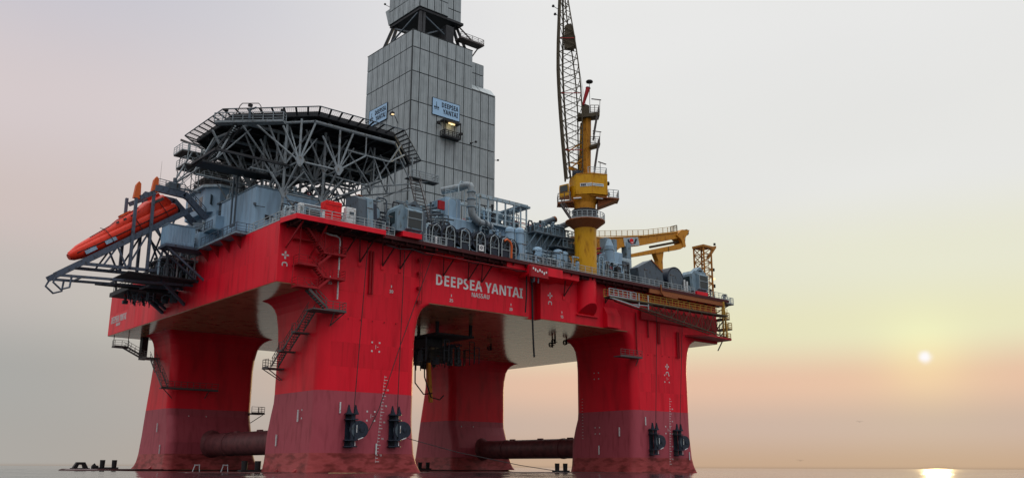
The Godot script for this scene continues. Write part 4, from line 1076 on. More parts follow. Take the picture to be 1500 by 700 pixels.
	part(mc, "hub", G.new().lathe(V(14.0, 38.2, -17.0), [Vector2(0, 0), Vector2(0.9, 0), Vector2(0.9, 0.5), Vector2(0, 0.5)], 16, V(-0.6, 0, 0.8)), M.steel_dark)
	var ax := V(-0.6, 0, 0.8).normalized()
	for i in 12:
		var dv := (V(0.8, 0, 0.6) * cos(TAU * i / 12.0) + Vector3.UP * sin(TAU * i / 12.0))
		part(mc, "spoke", G.new().beam(V(14.0, 38.2, -17.0) + ax * 0.2 + dv * 0.8, V(14.0, 38.2, -17.0) + ax * 0.2 + dv * 3.0, 0.26, 0.2), M.steel_dark)
	part(mc, "stand", G.new().beam(V(12.6, 30.6, -18.0), V(14.0, 38.0, -17.2), 0.3).beam(V(15.4, 30.6, -16.0), V(14.0, 38.0, -16.8), 0.3), M.steel_dark)
	for u2 in [[12.0, -22.5, 4.2, "tall"], [16.5, -12.0, 3.2, "mid-size"], [21.5, -14.0, 4.6, "wide"], [7.4, -7.0, 1.6, "low"]]:
		var q := thing("machinery_unit", "%s grey machinery unit with pipes standing under the helideck truss" % u2[3], "machinery", V(u2[0], 30.55, u2[1]), "machinery units under the helideck")
		part(q, "casing", G.new().cbox(V(u2[0] - 1.4, 30.55, u2[1] - 1.3), V(u2[0] + 1.5, 30.55 + u2[2], u2[1] + 1.2), 0.1), M.steel)
		part(q, "panel", G.new().mm(V(u2[0] - 1.1, 31.0, u2[1] + 1.2), V(u2[0] + 0.2, 30.3 + u2[2], u2[1] + 1.26)), M.steel_dark)
		part(q, "pipe", G.new().pipe([V(u2[0] + 0.8, 30.6, u2[1] + 1.5), V(u2[0] + 0.8, 31.0 + u2[2], u2[1] + 1.5), V(u2[0] + 1.1, 31.5 + u2[2], u2[1] + 1.3), V(u2[0] + 3.2, 31.6 + u2[2], u2[1] + 0.4)], 0.18), M.steel_pale)

# ---------- stairs on the columns ----------
func flight(parent: Node3D, a: Vector3, b: Vector3, side: Vector3, w: float, m: Material) -> void:
	var s := side.normalized() * w * 0.5
	var f := part(parent, "flight", G.new().beam(a + s, b + s, 0.07, 0.28).beam(a - s, b - s, 0.07, 0.28), m)
	part(f, "treads", G.new().steps(a, b, side, w), m)
	var h := V(0, 1.0, 0)
	var g := G.new()
	for q in [s, -s]:
		g.beam(a + q + h, b + q + h, 0.06).beam(a + q + h * 0.55, b + q + h * 0.55, 0.045)
		for i in 4:
			var p: Vector3 = a.lerp(b, (i + 0.5) / 4.0) + q
			g.beam(p, p + h, 0.05)
	part(f, "handrail", g, m)

func landing(parent: Node3D, a: Vector3, b: Vector3, rail: Array, m: Material) -> void:
	var l := part(parent, "landing", G.new().mm(a, b), m)
	if rail: part(l, "guard_rail", G.new().rails(rail, 1.05, 1.0, 0.03), m)

func build_stairs() -> void:
	var m: Material = M.red_dark
	var t := thing("zigzag_stair", "dark red zigzag steel stair on the red wall below the near corner", "stair", V(5, 22.4, 0.9))
	var z := 1.0
	flight(t, V(2.8, 29.9, z), V(5.4, 27.2, z), Vector3.BACK, 0.9, m)
	landing(t, V(5.2, 26.9, 0.1), V(8.4, 27.05, 1.6), [V(8.35, 27.05, 0.2), V(8.35, 27.05, 1.55), V(6.6, 27.05, 1.55)], m)
	flight(t, V(6.5, 27.1, z), V(4.6, 25.4, z), Vector3.BACK, 0.9, m)
	landing(t, V(1.9, 25.1, 0.1), V(4.6, 25.25, 1.6), [V(4.2, 25.25, 1.55), V(1.95, 25.25, 1.55), V(1.95, 25.25, 0.2)], m)
	flight(t, V(4.2, 25.3, z), V(5.6, 24.0, z), Vector3.BACK, 0.9, m)
	landing(t, V(5.5, 23.9, 0.1), V(8.4, 24.05, 1.6), [V(8.35, 24.05, 0.2), V(8.35, 24.05, 1.55), V(6.6, 24.05, 1.55)], m)
	flight(t, V(6.4, 24.0, z), V(4.8, 22.6, z), Vector3.BACK, 0.9, m)
	landing(t, V(1.9, 22.4, 0.1), V(4.9, 22.55, 1.6), [V(4.6, 22.55, 1.55), V(1.95, 22.55, 1.55), V(1.95, 22.55, 0.2)], m)
	part(t, "hanger", G.new().beam(V(2.0, 25.3, 1.5), V(2.0, 30.0, 1.6), 0.1).beam(V(5.3, 27.0, 1.5), V(5.3, 30.0, 1.7), 0.1).beam(V(1.2, 22.5, 1.5), V(1.4, 25.2, 1.5), 0.08), m)
	part(t, "upper_floor", G.new().mm(V(1.6, 28.3, 0.1), V(4.2, 28.4, 0.9)), m)
	m = M.rail_dark
	var s := thing("column_stair", "dark steel stair descending the near column's left face to a small platform", "stair", V(5.2, 13.6, -5))
	flight(s, V(3.6, 22.3, 1.0), V(6.2, 20.3, 1.0), Vector3.BACK, 0.9, m)
	landing(s, V(4.1, 19.9, -0.3), V(8.6, 20.05, 1.9), [V(5.8, 20.05, 1.85), V(8.5, 20.05, 1.85), V(8.5, 20.05, 0.3)], m)
	part(s, "bracket", G.new().beam(V(8.4, 19.9, 1.8), V(7.4, 18.4, 0.1), 0.1).beam(V(7.0, 19.9, 1.8), V(7.4, 18.4, 0.1), 0.1), m)
	flight(s, V(5.0, 20.0, -0.2), V(5.0, 17.9, -3.0), Vector3.RIGHT, 0.95, m)
	landing(s, V(4.3, 17.6, -3.9), V(6.3, 17.75, -2.9), [V(4.35, 17.75, -2.9), V(4.35, 17.75, -3.9)], m)
	flight(s, V(5.0, 17.7, -3.8), V(5.0, 15.8, -6.4), Vector3.RIGHT, 0.95, m)
	landing(s, V(4.3, 15.6, -7.2), V(6.3, 15.75, -6.3), [V(4.35, 15.75, -6.3), V(4.35, 15.75, -7.2)], m)
	flight(s, V(5.0, 15.7, -7.1), V(5.0, 14.0, -9.2), Vector3.RIGHT, 0.95, m)
	landing(s, V(4.0, 13.7, -10.8), V(6.3, 13.85, -9.1), [V(4.05, 13.85, -9.1), V(4.05, 13.85, -10.7), V(6.2, 13.85, -10.7)], m)
	part(s, "bracket", G.new().beam(V(4.1, 13.7, -9.3), V(6.3, 12.4, -9.6), 0.1).beam(V(4.1, 13.7, -10.6), V(6.3, 12.4, -10.2), 0.1), m)
	var r := thing("column_stair", "dark steel stair hanging below the hull's far left end beside the rear column", "stair", V(4, 13.3, -54))
	landing(r, V(0.6, 21.0, -61.8), V(3.0, 21.15, -60.2), [V(0.65, 21.15, -61.7), V(0.65, 21.15, -60.3), V(2.9, 21.15, -60.3)], m)
	part(r, "hanger", G.new().beam(V(0.8, 21.1, -61.6), V(0.8, 22.95, -61.6), 0.1).beam(V(2.8, 21.1, -60.4), V(2.8, 22.95, -60.4), 0.1), m)
	flight(r, V(2.6, 21.0, -60.6), V(4.6, 19.2, -57.4), V(1, 0, 0.6), 0.9, m)
	landing(r, V(4.0, 18.9, -57.6), V(6.3, 19.05, -54.2), [V(4.05, 19.05, -57.5), V(4.05, 19.05, -54.3)], m)
	flight(r, V(5.0, 19.0, -54.2), V(5.0, 16.4, -51.0), Vector3.RIGHT, 0.95, m)
	flight(r, V(5.0, 16.4, -50.6), V(5.0, 13.8, -47.4), Vector3.RIGHT, 0.95, m)
	landing(r, V(4.2, 13.5, -47.6), V(13.5, 13.65, -46.6), [V(4.25, 13.65, -46.65), V(13.4, 13.65, -46.65)], m)
	part(r, "bracket", G.new().beam(V(4.6, 13.5, -46.8), V(6.6, 12.2, -48.3), 0.1).beam(V(12.0, 13.5, -46.8), V(12.0, 12.4, -48.4), 0.1), m)
	part(r, "service_shaft", G.new().mm(V(4.6, 19.1, -60.0), V(5.6, 22.95, -58.8)), M.girder)
	var k := thing("railed_ledge", "small dark ledge platform on the right column's inner edge", "platform", V(60.5, 18.8, 0.5))
	landing(k, V(58.4, 18.7, -0.6), V(63.6, 18.85, 0.9), [V(58.5, 18.85, 0.85), V(63.5, 18.85, 0.85)], m)
	part(k, "bracket", G.new().beam(V(62.8, 18.7, 0.7), V(62.8, 17.6, 0.05), 0.1), m)
	var n := thing("railed_ledge", "small railed ledge on the right edge of the far left column", "platform", V(21.4, 10.2, -47))
	landing(n, V(19.6, 10.2, -49.6), V(22.2, 10.35, -47.2), [V(19.8, 10.35, -47.25), V(22.1, 10.35, -47.25), V(22.1, 10.35, -49.5)], m)
	part(n, "bracket", G.new().beam(V(22.0, 10.2, -47.4), V(20.5, 8.8, -49.0), 0.1), m)

# ---------- front deck edge ----------
func build_front() -> void:
	var y := 30.6
	var t := thing("red_locker", "bright red equipment box behind the rail near the front corner", "locker", V(6.4, y, 1.0))
	part(t, "box", G.new().cbox(V(5.25, y, 0.0), V(7.45, 33.7, 1.5), 0.06), M.red_bright)
	part(t, "lid_seam", G.new().mm(V(5.22, 33.15, 1.5), V(7.48, 33.2, 1.53)), M.red_dark)
	part(t, "latch", G.new().box(V(6.3, 32.4, 1.53), V(0.12, 0.3, 0.06)), M.red_dark)
	t = thing("white_cabinet", "white electrical cabinet beside the red box", "cabinet", V(8.5, y, 2.0))
	part(t, "body", G.new().cbox(V(7.85, y, 1.2), V(9.2, 33.2, 2.0), 0.05), M.white_worn)
	part(t, "nameplate", G.new().mm(V(8.25, 32.3, 2.0), V(8.9, 32.65, 2.03)), M.steel_dark)
	part(t, "door_seam", G.new().mm(V(7.9, 31.9, 2.0), V(9.15, 31.93, 2.02)), M.steel_dark)
	t = thing("white_cabinet", "small white box behind the corner rail left of the red box", "cabinet", V(1.4, y, 3.0))
	part(t, "box", G.new().cbox(V(0.9, y, 2.4), V(1.5, 32.2, 3.0), 0.05), M.white_worn)
	part(t, "door", G.new().mm(V(1.0, 30.9, 3.0), V(1.4, 31.9, 3.02)), M.steel_pale)
	t = thing("mooring_post", "stubby white post behind the rail left of the red box", "post", V(4.1, y, 3.0))
	part(t, "post", G.new().beam(V(4.1, y, 3.0), V(4.1, 31.7, 3.0), 0.25), M.white)
	part(t, "cap", G.new().box(V(4.1, 31.74, 3.0), V(0.34, 0.08, 0.34)), M.rail)
	t = thing("black_drum", "dark rounded winch motor beside the red box", "winch motor", V(3.4, y, 1.2))
	part(t, "drum", G.new().lathe(V(2.6, 31.3, 1.2), [Vector2(0, 0), Vector2(0.7, 0), Vector2(0.7, 1.6), Vector2(0, 1.6)], 16, Vector3.RIGHT), M.black)
	part(t, "cradle", G.new().mm(V(2.6, y, 0.7), V(4.2, 30.9, 1.7)), M.steel)
	part(t, "side_frame", G.new().mm(V(2.2, y, 0.5), V(2.35, 32.1, 1.9)).mm(V(4.35, y, 0.5), V(4.5, 31.9, 1.9)), M.steel)
	# winch hoods: folded plate covers
	t = thing("winch_cover", "dark blue-grey folded plate winch cover beside the white cabinet", "winch cover", V(11.8, y, 0.4), "plate winch covers on the deck edge")
	part(t, "shell", G.new().prism([V(9.9, y, 1.6), V(9.9, 34.9, 1.2), V(9.9, 35.5, 0.2), V(9.9, 35.5, -2.0), V(9.9, y, -2.0)], V(1.2, 0, 0)), M.steel_dark)
	part(t, "shell", G.new().prism([V(11.12, y, 1.75), V(11.12, 35.1, 1.3), V(11.12, 35.7, -0.2), V(11.12, y, -0.2)], V(0.9, 0, 0)), M.steel)
	part(t, "side_plate", G.new().prism([V(12.04, y, 1.7), V(12.04, 34.6, 1.2), V(12.04, 35.6, -0.6), V(12.04, y, -1.6)], V(0.6, 0, 0)), M.navy)
	part(t, "side_plate", G.new().prism([V(12.7, y, -0.6), V(14.6, y, -0.6), V(14.2, 34.6, -0.6), V(12.9, 34.9, -0.6)], V(0, 0, -1.2)), M.steel)
	part(t, "brown_guard", G.new().boxt(Transform3D(Basis(Vector3.FORWARD, 0.35), V(12.6, 35.9, -2.2)), V(2.4, 0.12, 1.6)), M.brown)
	# operator cabins
	for c in [[15.1, 2.3, "near the front left, over a red bracket", 1.0], [76.4, 1.4, "at the far right beside the drum winch", 1.15]]:
		var x: float = c[0]
		var z: float = c[1]
		t = thing("operator_cabin", "blue-grey winch operator cabin with tinted windows " + c[2], "cabin", V(x + 2, y, z), "winch operator cabins on the front edge")
		part(t, "body", G.new().prism([V(x, 31.4, z), V(x, 34.4, z), V(x + 0.6, 35.0, z), V(x + 3.9, 35.0, z), V(x + 3.9, 31.4, z)], V(0, 0, -2.4)), M.steel)
		part(t, "bay", G.new().prism([V(x + 1.2, 31.6, z), V(x + 1.2, 34.6, z), V(x + 1.2, 34.3, z + 0.55), V(x + 1.2, 31.8, z + 0.45)], V(2.5, 0, 0)), M.steel)
		part(t, "side_window", G.new().mm(V(x - 0.03, 32.4, z - 0.5), V(x, 34.0, z - 1.9)), M.glass)
		part(t, "window", G.new().prism([V(x + 1.4, 33.3, z + 0.515), V(x + 1.4, 34.15, z + 0.545), V(x + 3.5, 34.15, z + 0.545), V(x + 3.5, 33.3, z + 0.515)], V(0, 0, 0.03)), M.glass)
		part(t, "window", G.new().prism([V(x + 1.4, 32.0, z + 0.475), V(x + 1.4, 33.15, z + 0.51), V(x + 3.5, 33.15, z + 0.51), V(x + 3.5, 32.0, z + 0.475)], V(0, 0, 0.03)), M.glass)
		part(t, "guard_bar", G.new().beam(V(x + 1.25, 33.22, z + 0.62), V(x + 3.65, 33.22, z + 0.62), 0.06).beam(V(x + 1.3, 31.7, z + 0.6), V(x + 1.3, 34.4, z + 0.62), 0.06).beam(V(x + 3.6, 31.7, z + 0.6), V(x + 3.6, 34.4, z + 0.62), 0.06), M.rail)
		part(t, "roof_wedge", G.new().prism([V(x + 1.6, 35.0, z - 0.6), V(x + 3.2, 36.1, z - 0.6), V(x + 5.0, 34.6, z - 0.6), V(x + 5.0, y, z - 0.6), V(x + 3.95, y, z - 0.6), V(x + 3.95, 35.0, z - 0.6)], V(0, 0, -1.4)), M.steel_dark if x < 40 else M.steel)
		part(t, "bracket", G.new().mm(V(x + 0.8, 30.7, z - 1.6), V(x + 3.8, 31.38, z + 0.3)), M.red)
		part(t, "roof_light", G.new().box(V(x + 2.6, 35.15, z - 0.2), V(0.5, 0.25, 0.4)), M.black)
	# a second row of units between the cabin and the reels
	for k in [[19.6, 21.4, 0.2, 33.2], [21.6, 22.8, 0.0, 34.0]]:
		t = thing("valve_unit", "pale blue-grey valve unit with white posts, %s beside the operator cabin" % ["lower one" if k[0] < 20 else "taller one"], "valve unit", V(k[0], y, k[2]), "valve units")
		part(t, "casing", G.new().cbox(V(k[0], y, k[2] - 1.6), V(k[1], k[3], k[2]), 0.08), M.steel_pale)
		part(t, "wheel", G.new().lathe(V((k[0] + k[1]) * 0.5, k[3] - 0.7, k[2] + 0.02), [Vector2(0.35, 0), Vector2(0.42, 0.05), Vector2(0.35, 0.1)], 12, Vector3.BACK), M.steel_dark)
		part(t, "post", G.new().tube(V(k[0] + 0.5, y, 1.3), V(k[0] + 0.5, 31.9, 1.3), 0.16), M.white)
		part(t, "post_foot", G.new().tube(V(k[0] + 0.5, 29.9, 1.4), V(k[0] + 0.5, 30.7, 1.4), 0.24), M.red)
	# hose reels: one reel built once, then copied
	t = thing("hose_reel", "dark hose reel, leftmost of the row, seen half from the side", "hose reel", V(22.9, y, -0.6), "hose reels along the front edge")
	for zz in [0.55, -0.75]:
		var fl := part(t, "flange", G.new().lathe(V(0, 2.1, zz), [Vector2(1.25, 0), Vector2(1.5, 0), Vector2(1.5, 0.2), Vector2(1.25, 0.2), Vector2(1.25, 0)], 24, Vector3.BACK), M.navy, true)
		for i in 6:
			var a := TAU * i / 6.0
			part(fl, "spoke", G.new().beam(V(0, 2.1, zz + 0.1), V(1.3 * cos(a), 2.1 + 1.3 * sin(a), zz + 0.1), 0.14), M.steel_dark, true)
	part(t, "hose_drum", G.new().lathe(V(0, 2.1, -0.6), [Vector2(0, 0), Vector2(1.1, 0), Vector2(1.16, 0.2), Vector2(1.1, 0.4), Vector2(1.16, 0.6), Vector2(1.1, 0.8), Vector2(1.16, 1.0), Vector2(1.1, 1.2), Vector2(0, 1.2)], 20, Vector3.BACK), M.rubber, true)
	part(t, "frame", G.new().beam(V(-0.75, 0, 0.9), V(-0.75, 2.3, 0.9), 0.1).beam(V(0.75, 0, 0.9), V(0.75, 2.3, 0.9), 0.1).pipe([V(-0.75, 2.3, 0.9), V(-0.6, 3.0, 0.9), V(0, 3.4, 0.9), V(0.6, 3.0, 0.9), V(0.75, 2.3, 0.9)], 0.06, 6).beam(V(-0.75, 1.5, 0.9), V(0.75, 1.5, 0.9), 0.08).beam(V(-0.75, 0.1, 0.9), V(0.75, 0.1, 0.9), 0.08), M.rail, true)
	part(t, "gearbox", G.new().box(V(0, 0.9, 0.75), V(1.1, 1.1, 0.2)), M.navy, true)
	part(t, "foot", G.new().box(V(0, 0.1, 0), V(2.2, 0.2, 2.0)), M.steel_dark, true)
	var lab := ["dark hose reel, second from the left in the row", "dark hose reel with a black cover below the bent pipe's left", "dark hose reel carrying a white square notice", "dark hose reel right of the one with the white notice", "dark hose reel wound with orange hose", "dark hose reel, rightmost of the row next to the blue tanks"]
	var first := t
	var rx := [25.0, 27.6, 30.4, 32.9, 35.0, 36.6]
	for i in 6:
		var o := copy(first, V(rx[i], y + 0.05, -0.3 - (0.5 if i == 5 else 0.0)), lab[i])
		if i == 2:
			part(o, "notice", G.new().box(V(0, 1.05, 1.0), V(0.85, 0.85, 0.04)), M.white, true)
			part(o, "notice_print", G.new().lathe(V(0, 1.1, 1.02), [Vector2(0.12, 0), Vector2(0.24, 0.0), Vector2(0.24, 0.015), Vector2(0.12, 0.015)], 12, Vector3.BACK), M.ink, true)
		if i == 4:
			part(o, "orange_hose", G.new().pipe([V(0.9, 0.3, 1.05), V(0.95, 2.2, 1.05), V(0.7, 2.8, 1.05), V(0.1, 3.05, 1.05), V(-0.4, 2.8, 1.05)], 0.16, 8), M.orange_cap, true)
	# process module behind the reels
	t = thing("process_module", "blue-grey process module with an open framed upper storey behind the reels", "module", V(36, y, -7))
	part(t, "lower_block", G.new().cbox(V(28.3, y, -10.5), V(42.2, 37.2, -5.0), 0.08), M.house)
	part(t, "upper_block", G.new().cbox(V(28.4, 37.2, -9.0), V(31.2, 40.3, -5.4), 0.08), M.house)
	part(t, "ledge", G.new().mm(V(33.0, 37.2, -10.6), V(43.9, 37.5, -4.2)), M.steel_pale)
	part(t, "roof_beam", G.new().mm(V(34.0, 41.2, -4.9), V(43.8, 41.7, -4.5)).mm(V(34.0, 41.2, -10.2), V(43.8, 41.6, -9.8)), M.steel_pale)
	part(t, "roof_plate", G.new().mm(V(42.2, 41.2, -10.2), V(44.2, 41.5, -4.4)), M.steel)
	for x in [34.2, 35.9, 37.6, 39.3, 41.0, 42.4, 43.6]:
		part(t, "post", G.new().beam(V(x, 37.5, -4.7), V(x, 41.2, -4.7), 0.2), M.steel_pale)
		part(t, "post", G.new().beam(V(x, 37.5, -10.0), V(x, 41.2, -10.0), 0.2), M.steel_pale)
	part(t, "mid_rail", G.new().beam(V(34.2, 39.3, -4.7), V(43.6, 39.3, -4.7), 0.12).beam(V(34.2, 38.4, -4.7), V(43.6, 38.4, -4.7), 0.08), M.steel_pale)
	part(t, "inner_pipe", G.new().pipe([V(34.5, 38.6, -8.0), V(38.0, 38.8, -8.0), V(38.6, 39.6, -8.0), V(43.0, 39.8, -8.0)], 0.28), M.steel)
	part(t, "inner_vessel", G.new().lathe(V(36.5, 39.5, -7.0), [Vector2(0, 0), Vector2(0.7, 0.15), Vector2(0.8, 0.4), Vector2(0.8, 3.4), Vector2(0.7, 3.7), Vector2(0, 3.85)], 16, Vector3.RIGHT), M.steel)
	part(t, "inner_vessel", G.new().lathe(V(40.4, 37.5, -8.4), [Vector2(0.6, 0), Vector2(0.6, 2.6), Vector2(0.4, 3.0), Vector2(0, 3.1)], 14), M.house)
	for i in 14:
		part(t, "rib", G.new().mm(V(34.6 + 0.54 * i, 33.0, -5.0), V(34.75 + 0.54 * i, 37.1, -4.93)), M.house)
	part(t, "hand_pipe", G.new().pipe([V(28.6, 37.2, -4.9), V(28.6, 39.6, -4.9), V(28.9, 40.0, -4.9), V(29.8, 40.0, -4.9), V(30.1, 39.6, -4.9), V(30.1, 37.2, -4.9)], 0.07, 6).pipe([V(30.4, 40.3, -4.9), V(30.4, 42.4, -4.9), V(30.8, 43.0, -4.9), V(31.3, 42.9, -4.9), V(31.5, 42.2, -4.9), V(31.5, 37.4, -4.9)], 0.09, 6), M.steel_pale)
	part(t, "hand_pipe", G.new().pipe([V(33.0, 37.4, -4.9), V(33.0, 41.2, -4.9), V(33.3, 41.7, -4.9), V(33.8, 41.5, -4.9), V(33.9, 37.4, -4.9)], 0.09, 6), M.steel_pale)
	part(t, "red_panel", G.new().box(V(27.2, 38.6, -4.8), V(1.1, 1.3, 0.3)), M.red_dark)
	part(t, "guard_rail", G.new().rails([V(28.4, 40.3, -5.4), V(31.1, 40.3, -5.4)], 1.1, 0.9), M.steel_pale)
	t = thing("gooseneck_pipe", "fat grey-green gooseneck pipe arching over the process module", "pipe", V(32, 37, -4))
	part(t, "pipe", G.new().pipe([V(29.6, 42.0, -8.0), V(31.2, 42.3, -5.6), V(31.6, 42.5, -4.7), V(31.95, 42.4, -4.2), V(32.1, 41.9, -4.0), V(32.1, 41.2, -4.0), V(32.1, 38.8, -4.0), V(32.3, 38.0, -4.0), V(32.9, 37.4, -4.0), V(33.6, 37.0, -4.0), V(35.0, 36.9, -4.0), V(35.9, 36.6, -4.0)], 0.56, 14), M.truss)
	for yy in [41.3, 40.2, 39.0]:
		part(t, "flange", G.new().lathe(V(32.1, yy, -4.0), [Vector2(0.56, 0), Vector2(0.68, 0), Vector2(0.68, 0.12), Vector2(0.56, 0.12)], 14), M.steel)
	part(t, "valve", G.new().tube(V(34.4, 36.9, -4.0), V(34.7, 36.9, -4.0), 0.75, 0.75, 14).tube(V(35.3, 36.75, -4.0), V(35.5, 36.7, -4.0), 0.7, 0.7, 14), M.steel_dark)
	t = thing("deck_pipe_rack", "tangle of dark deck pipes between the operator cabin and the process module", "pipe rack", V(24, y, -5))
	for i in 5:
		part(t, "pipe", G.new().pipe([V(19.5 + i * 0.6, 34.6 + 0.3 * i, -5.0 - 0.8 * i), V(24.0, 35.4 + 0.5 * i, -5.0 - 0.8 * i), V(25.0, 36.4 + 0.5 * i, -5.0 - 0.8 * i), V(28.4, 37.0 + 0.7 * i, -5.2 - 0.8 * i)], 0.16 + 0.04 * (i % 3)), M.steel_dark if i % 2 else M.steel)
	for x in [20.0, 22.0, 24.0, 26.0]:
		part(t, "post", G.new().beam(V(x, y, -4.6), V(x, 36.6, -4.6), 0.16), M.steel)
	part(t, "guard_rail", G.new().rails([V(19.4, 34.2, -4.2), V(27.6, 35.2, -4.2)], 1.1, 1.2), M.rail)
	part(t, "beam", G.new().mm(V(19.2, 34.0, -9.0), V(27.8, 34.2, -4.2)), M.steel_dark)
	# vertical tanks
	var tk := [[37.5, -1.5, 36.3, 0.68, "tall pale blue tank, left of the twin tanks beside the reels"], [39.4, -1.5, 36.5, 0.72, "tall pale blue tank, right of the twin tanks beside the reels"], [43.3, -1.8, 34.2, 0.78, "short pale blue tank, left of the three below the exhaust platform"], [47.6, -1.8, 34.5, 0.78, "short pale blue tank, middle of the three below the exhaust platform"], [49.3, -2.2, 34.5, 0.72, "short pale blue tank beside the yellow crane pedestal"], [60.9, -3.4, 37.9, 0.72, "slim blue-grey vent stack with a cone top right of the yellow crane pedestal"]]
	for q in tk:
		t = thing("tank", q[4], "tank", V(q[0], y, q[1]), "upright tanks on the front edge")
		var r: float = q[3]
		var top: float = q[2]
		part(t, "shell", G.new().lathe(V(q[0], 0, q[1]), [Vector2(r, y), Vector2(r, top - 0.3), Vector2(r * 0.85, top), Vector2(r * 0.4, top + (0.9 if top > 37.5 else 0.15)), Vector2(0, top + (0.95 if top > 37.5 else 0.2))], 16), M.house)
		for b in 3:
			part(t, "band", G.new().lathe(V(q[0], y + (top - y) * (0.3 + 0.28 * b), q[1]), [Vector2(r, 0), Vector2(r + 0.07, 0), Vector2(r + 0.07, 0.12), Vector2(r, 0.12)], 16), M.steel)
		part(t, "pipe", G.new().pipe([V(q[0] + r + 0.2, y, q[1] + 0.2), V(q[0] + r + 0.2, top - 0.8, q[1] + 0.2), V(q[0] + r * 0.5, top - 0.5, q[1] + 0.1)], 0.09, 6), M.steel_pale)
	# engine room module with slanting exhausts
	t = thing("engine_module", "grey engine module with braced platforms left of the yellow pedestal", "module", V(47, y, -6))
	part(t, "wall_block", G.new().cbox(V(42.6, y, -11.0), V(51.6, 37.0, -4.0), 0.08), M.steel)
	part(t, "wall_block", G.new().cbox(V(40.3, y, -6.0), V(42.5, 34.0, -3.2), 0.08), M.house)
	for i in 12:
		part(t, "wall_rib", G.new().mm(V(42.9 + 0.72 * i, y, -4.0), V(43.05 + 0.72 * i, 36.9, -3.92)), M.steel)
	part(t, "platform", G.new().mm(V(43.2, 36.9, -5.5), V(52.3, 37.1, -2.4)), M.steel_dark)
	part(t, "platform", G.new().mm(V(47.2, 35.2, -4.0), V(52.6, 35.4, -2.0)), M.steel_dark)
	part(t, "guard_rail", G.new().rails([V(43.3, 37.1, -2.45), V(52.2, 37.1, -2.45), V(52.2, 37.1, -5.0)], 1.2, 0.9, 0.05), M.steel)
	part(t, "guard_rail", G.new().rails([V(49.0, 35.4, -2.05), V(52.5, 35.4, -2.05)], 1.2, 0.9, 0.05), M.steel)
	for i in 7:
		var x := 43.8 + 1.35 * i
		part(t, "brace", G.new().beam(V(x, 36.9, -2.6), V(x - 0.9, 34.4, -3.98), 0.16), M.steel)
	for i in 3:
		part(t, "roof_unit", G.new().cbox(V(44.0 + 2.6 * i, 37.1, -4.8), V(45.4 + 2.6 * i, 38.4, -3.0), 0.08), M.steel)
	part(t, "cabinet", G.new().cbox(V(50.0, 34.6, -3.2), V(52.2, 36.2, -2.2), 0.05), M.steel_dark)
	part(t, "ladder", G.new().beam(V(45.7, y, -3.8), V(45.7, 36.9, -3.8), 0.07).beam(V(46.2, y, -3.8), V(46.2, 36.9, -3.8), 0.07), M.steel_pale)
	for e in [[46.4, 39.0, 49.7, 40.5, "upper left"], [50.0, 39.0, 53.2, 40.5, "lower right"]]:
		var ex := thing("exhaust_pipe", "rust-mouthed slanting exhaust pipe on the engine module, %s of the pair" % e[4], "exhaust pipe", V(e[0], e[1], -5), "slanting exhaust pipes")
		part(ex, "pipe", G.new().pipe([V(e[0] - 1.6, e[1] - 1.9, -6.4), V(e[0] - 1.0, e[1] - 0.6, -5.6), V(e[0], e[1], -5.0), V(e[2], e[3], -5.0)], 0.5, 14), M.steel_dark)
		var dv := V(e[2] - e[0], e[3] - e[1], 0).normalized()
		part(ex, "mouth", G.new().tube(V(e[2], e[3], -5.0), V(e[2], e[3], -5.0) + dv * 0.35, 0.54, 0.54, 14, false).tube(V(e[2], e[3], -5.0) + dv * 0.02, V(e[2], e[3], -5.0) + dv * 0.34, 0.46, 0.46, 14, false), M.brown if e[0] < 48 else M.steel_dark)
		part(ex, "collar", G.new().tube(V(e[0], e[1], -5.0) + dv * 0.8, V(e[0], e[1], -5.0) + dv * 1.0, 0.58, 0.58, 14), M.steel)
	# red handrail seen past the module roof
	t = thing("railing", "red guard rail on the roof between process module and exhausts", "railing", V(46, 38.2, -9))
	part(t, "rail", G.new().rails([V(43.8, 38.2, -9.0), V(50.5, 38.2, -9.0)], 2.0, 2.2, 0.07), M.red_dark)
	part(t, "plinth", G.new().mm(V(43.0, 36.9, -10.8), V(51.4, 38.2, -8.0)), M.steel)
	# far right units
	t = thing("generator_module", "pale blue-grey box module with vents right of the vent stack", "module", V(64.5, y, -5))
	part(t, "block", G.new().cbox(V(61.8, y, -8.5), V(64.4, 37.0, -3.6), 0.08), M.house)
	part(t, "block", G.new().cbox(V(64.4, y, -8.0), V(67.3, 36.4, -4.2), 0.08), M.steel_pale)
	part(t, "stack", G.new().mm(V(62.4, 37.0, -7.0), V(63.4, 39.8, -5.6)), M.steel)
	part(t, "stack", G.new().mm(V(64.8, 36.4, -7.2), V(65.6, 40.0, -6.0)), M.steel)
	part(t, "stack", G.new().mm(V(70.0, 33.0, -9.0), V(71.2, 40.6, -7.8)), M.steel)
	part(t, "vent", G.new().mm(V(65.0, 34.6, -4.2), V(66.6, 35.8, -4.12)), M.steel_dark)
	part(t, "guard_rail", G.new().rails([V(56.0, y, -1.6), V(64.0, y, -1.6)], 1.6, 1.0, 0.05), M.rail)
	part(t, "low_pipes", G.new().pipe([V(56.0, 31.6, -2.4), V(60.0, 31.6, -2.4), V(60.4, 32.2, -2.4), V(64.0, 32.4, -2.4)], 0.2).pipe([V(57.0, 32.4, -3.0), V(62.0, 32.6, -3.0)], 0.16), M.steel)
	t = thing("winch_cover", "dark peaked winch cover left of the drum winch at the far right", "winch cover", V(67.4, y, 0), "plate winch covers on the deck edge")
	part(t, "shell", G.new().prism([V(63.4, 31.0, 1.0), V(62.9, 33.6, 1.0), V(66.2, 35.3, 1.0), V(69.0, 33.6, 1.0), V(69.4, 31.2, 1.0)], V(0, 0, -1.8)), M.steel_dark)
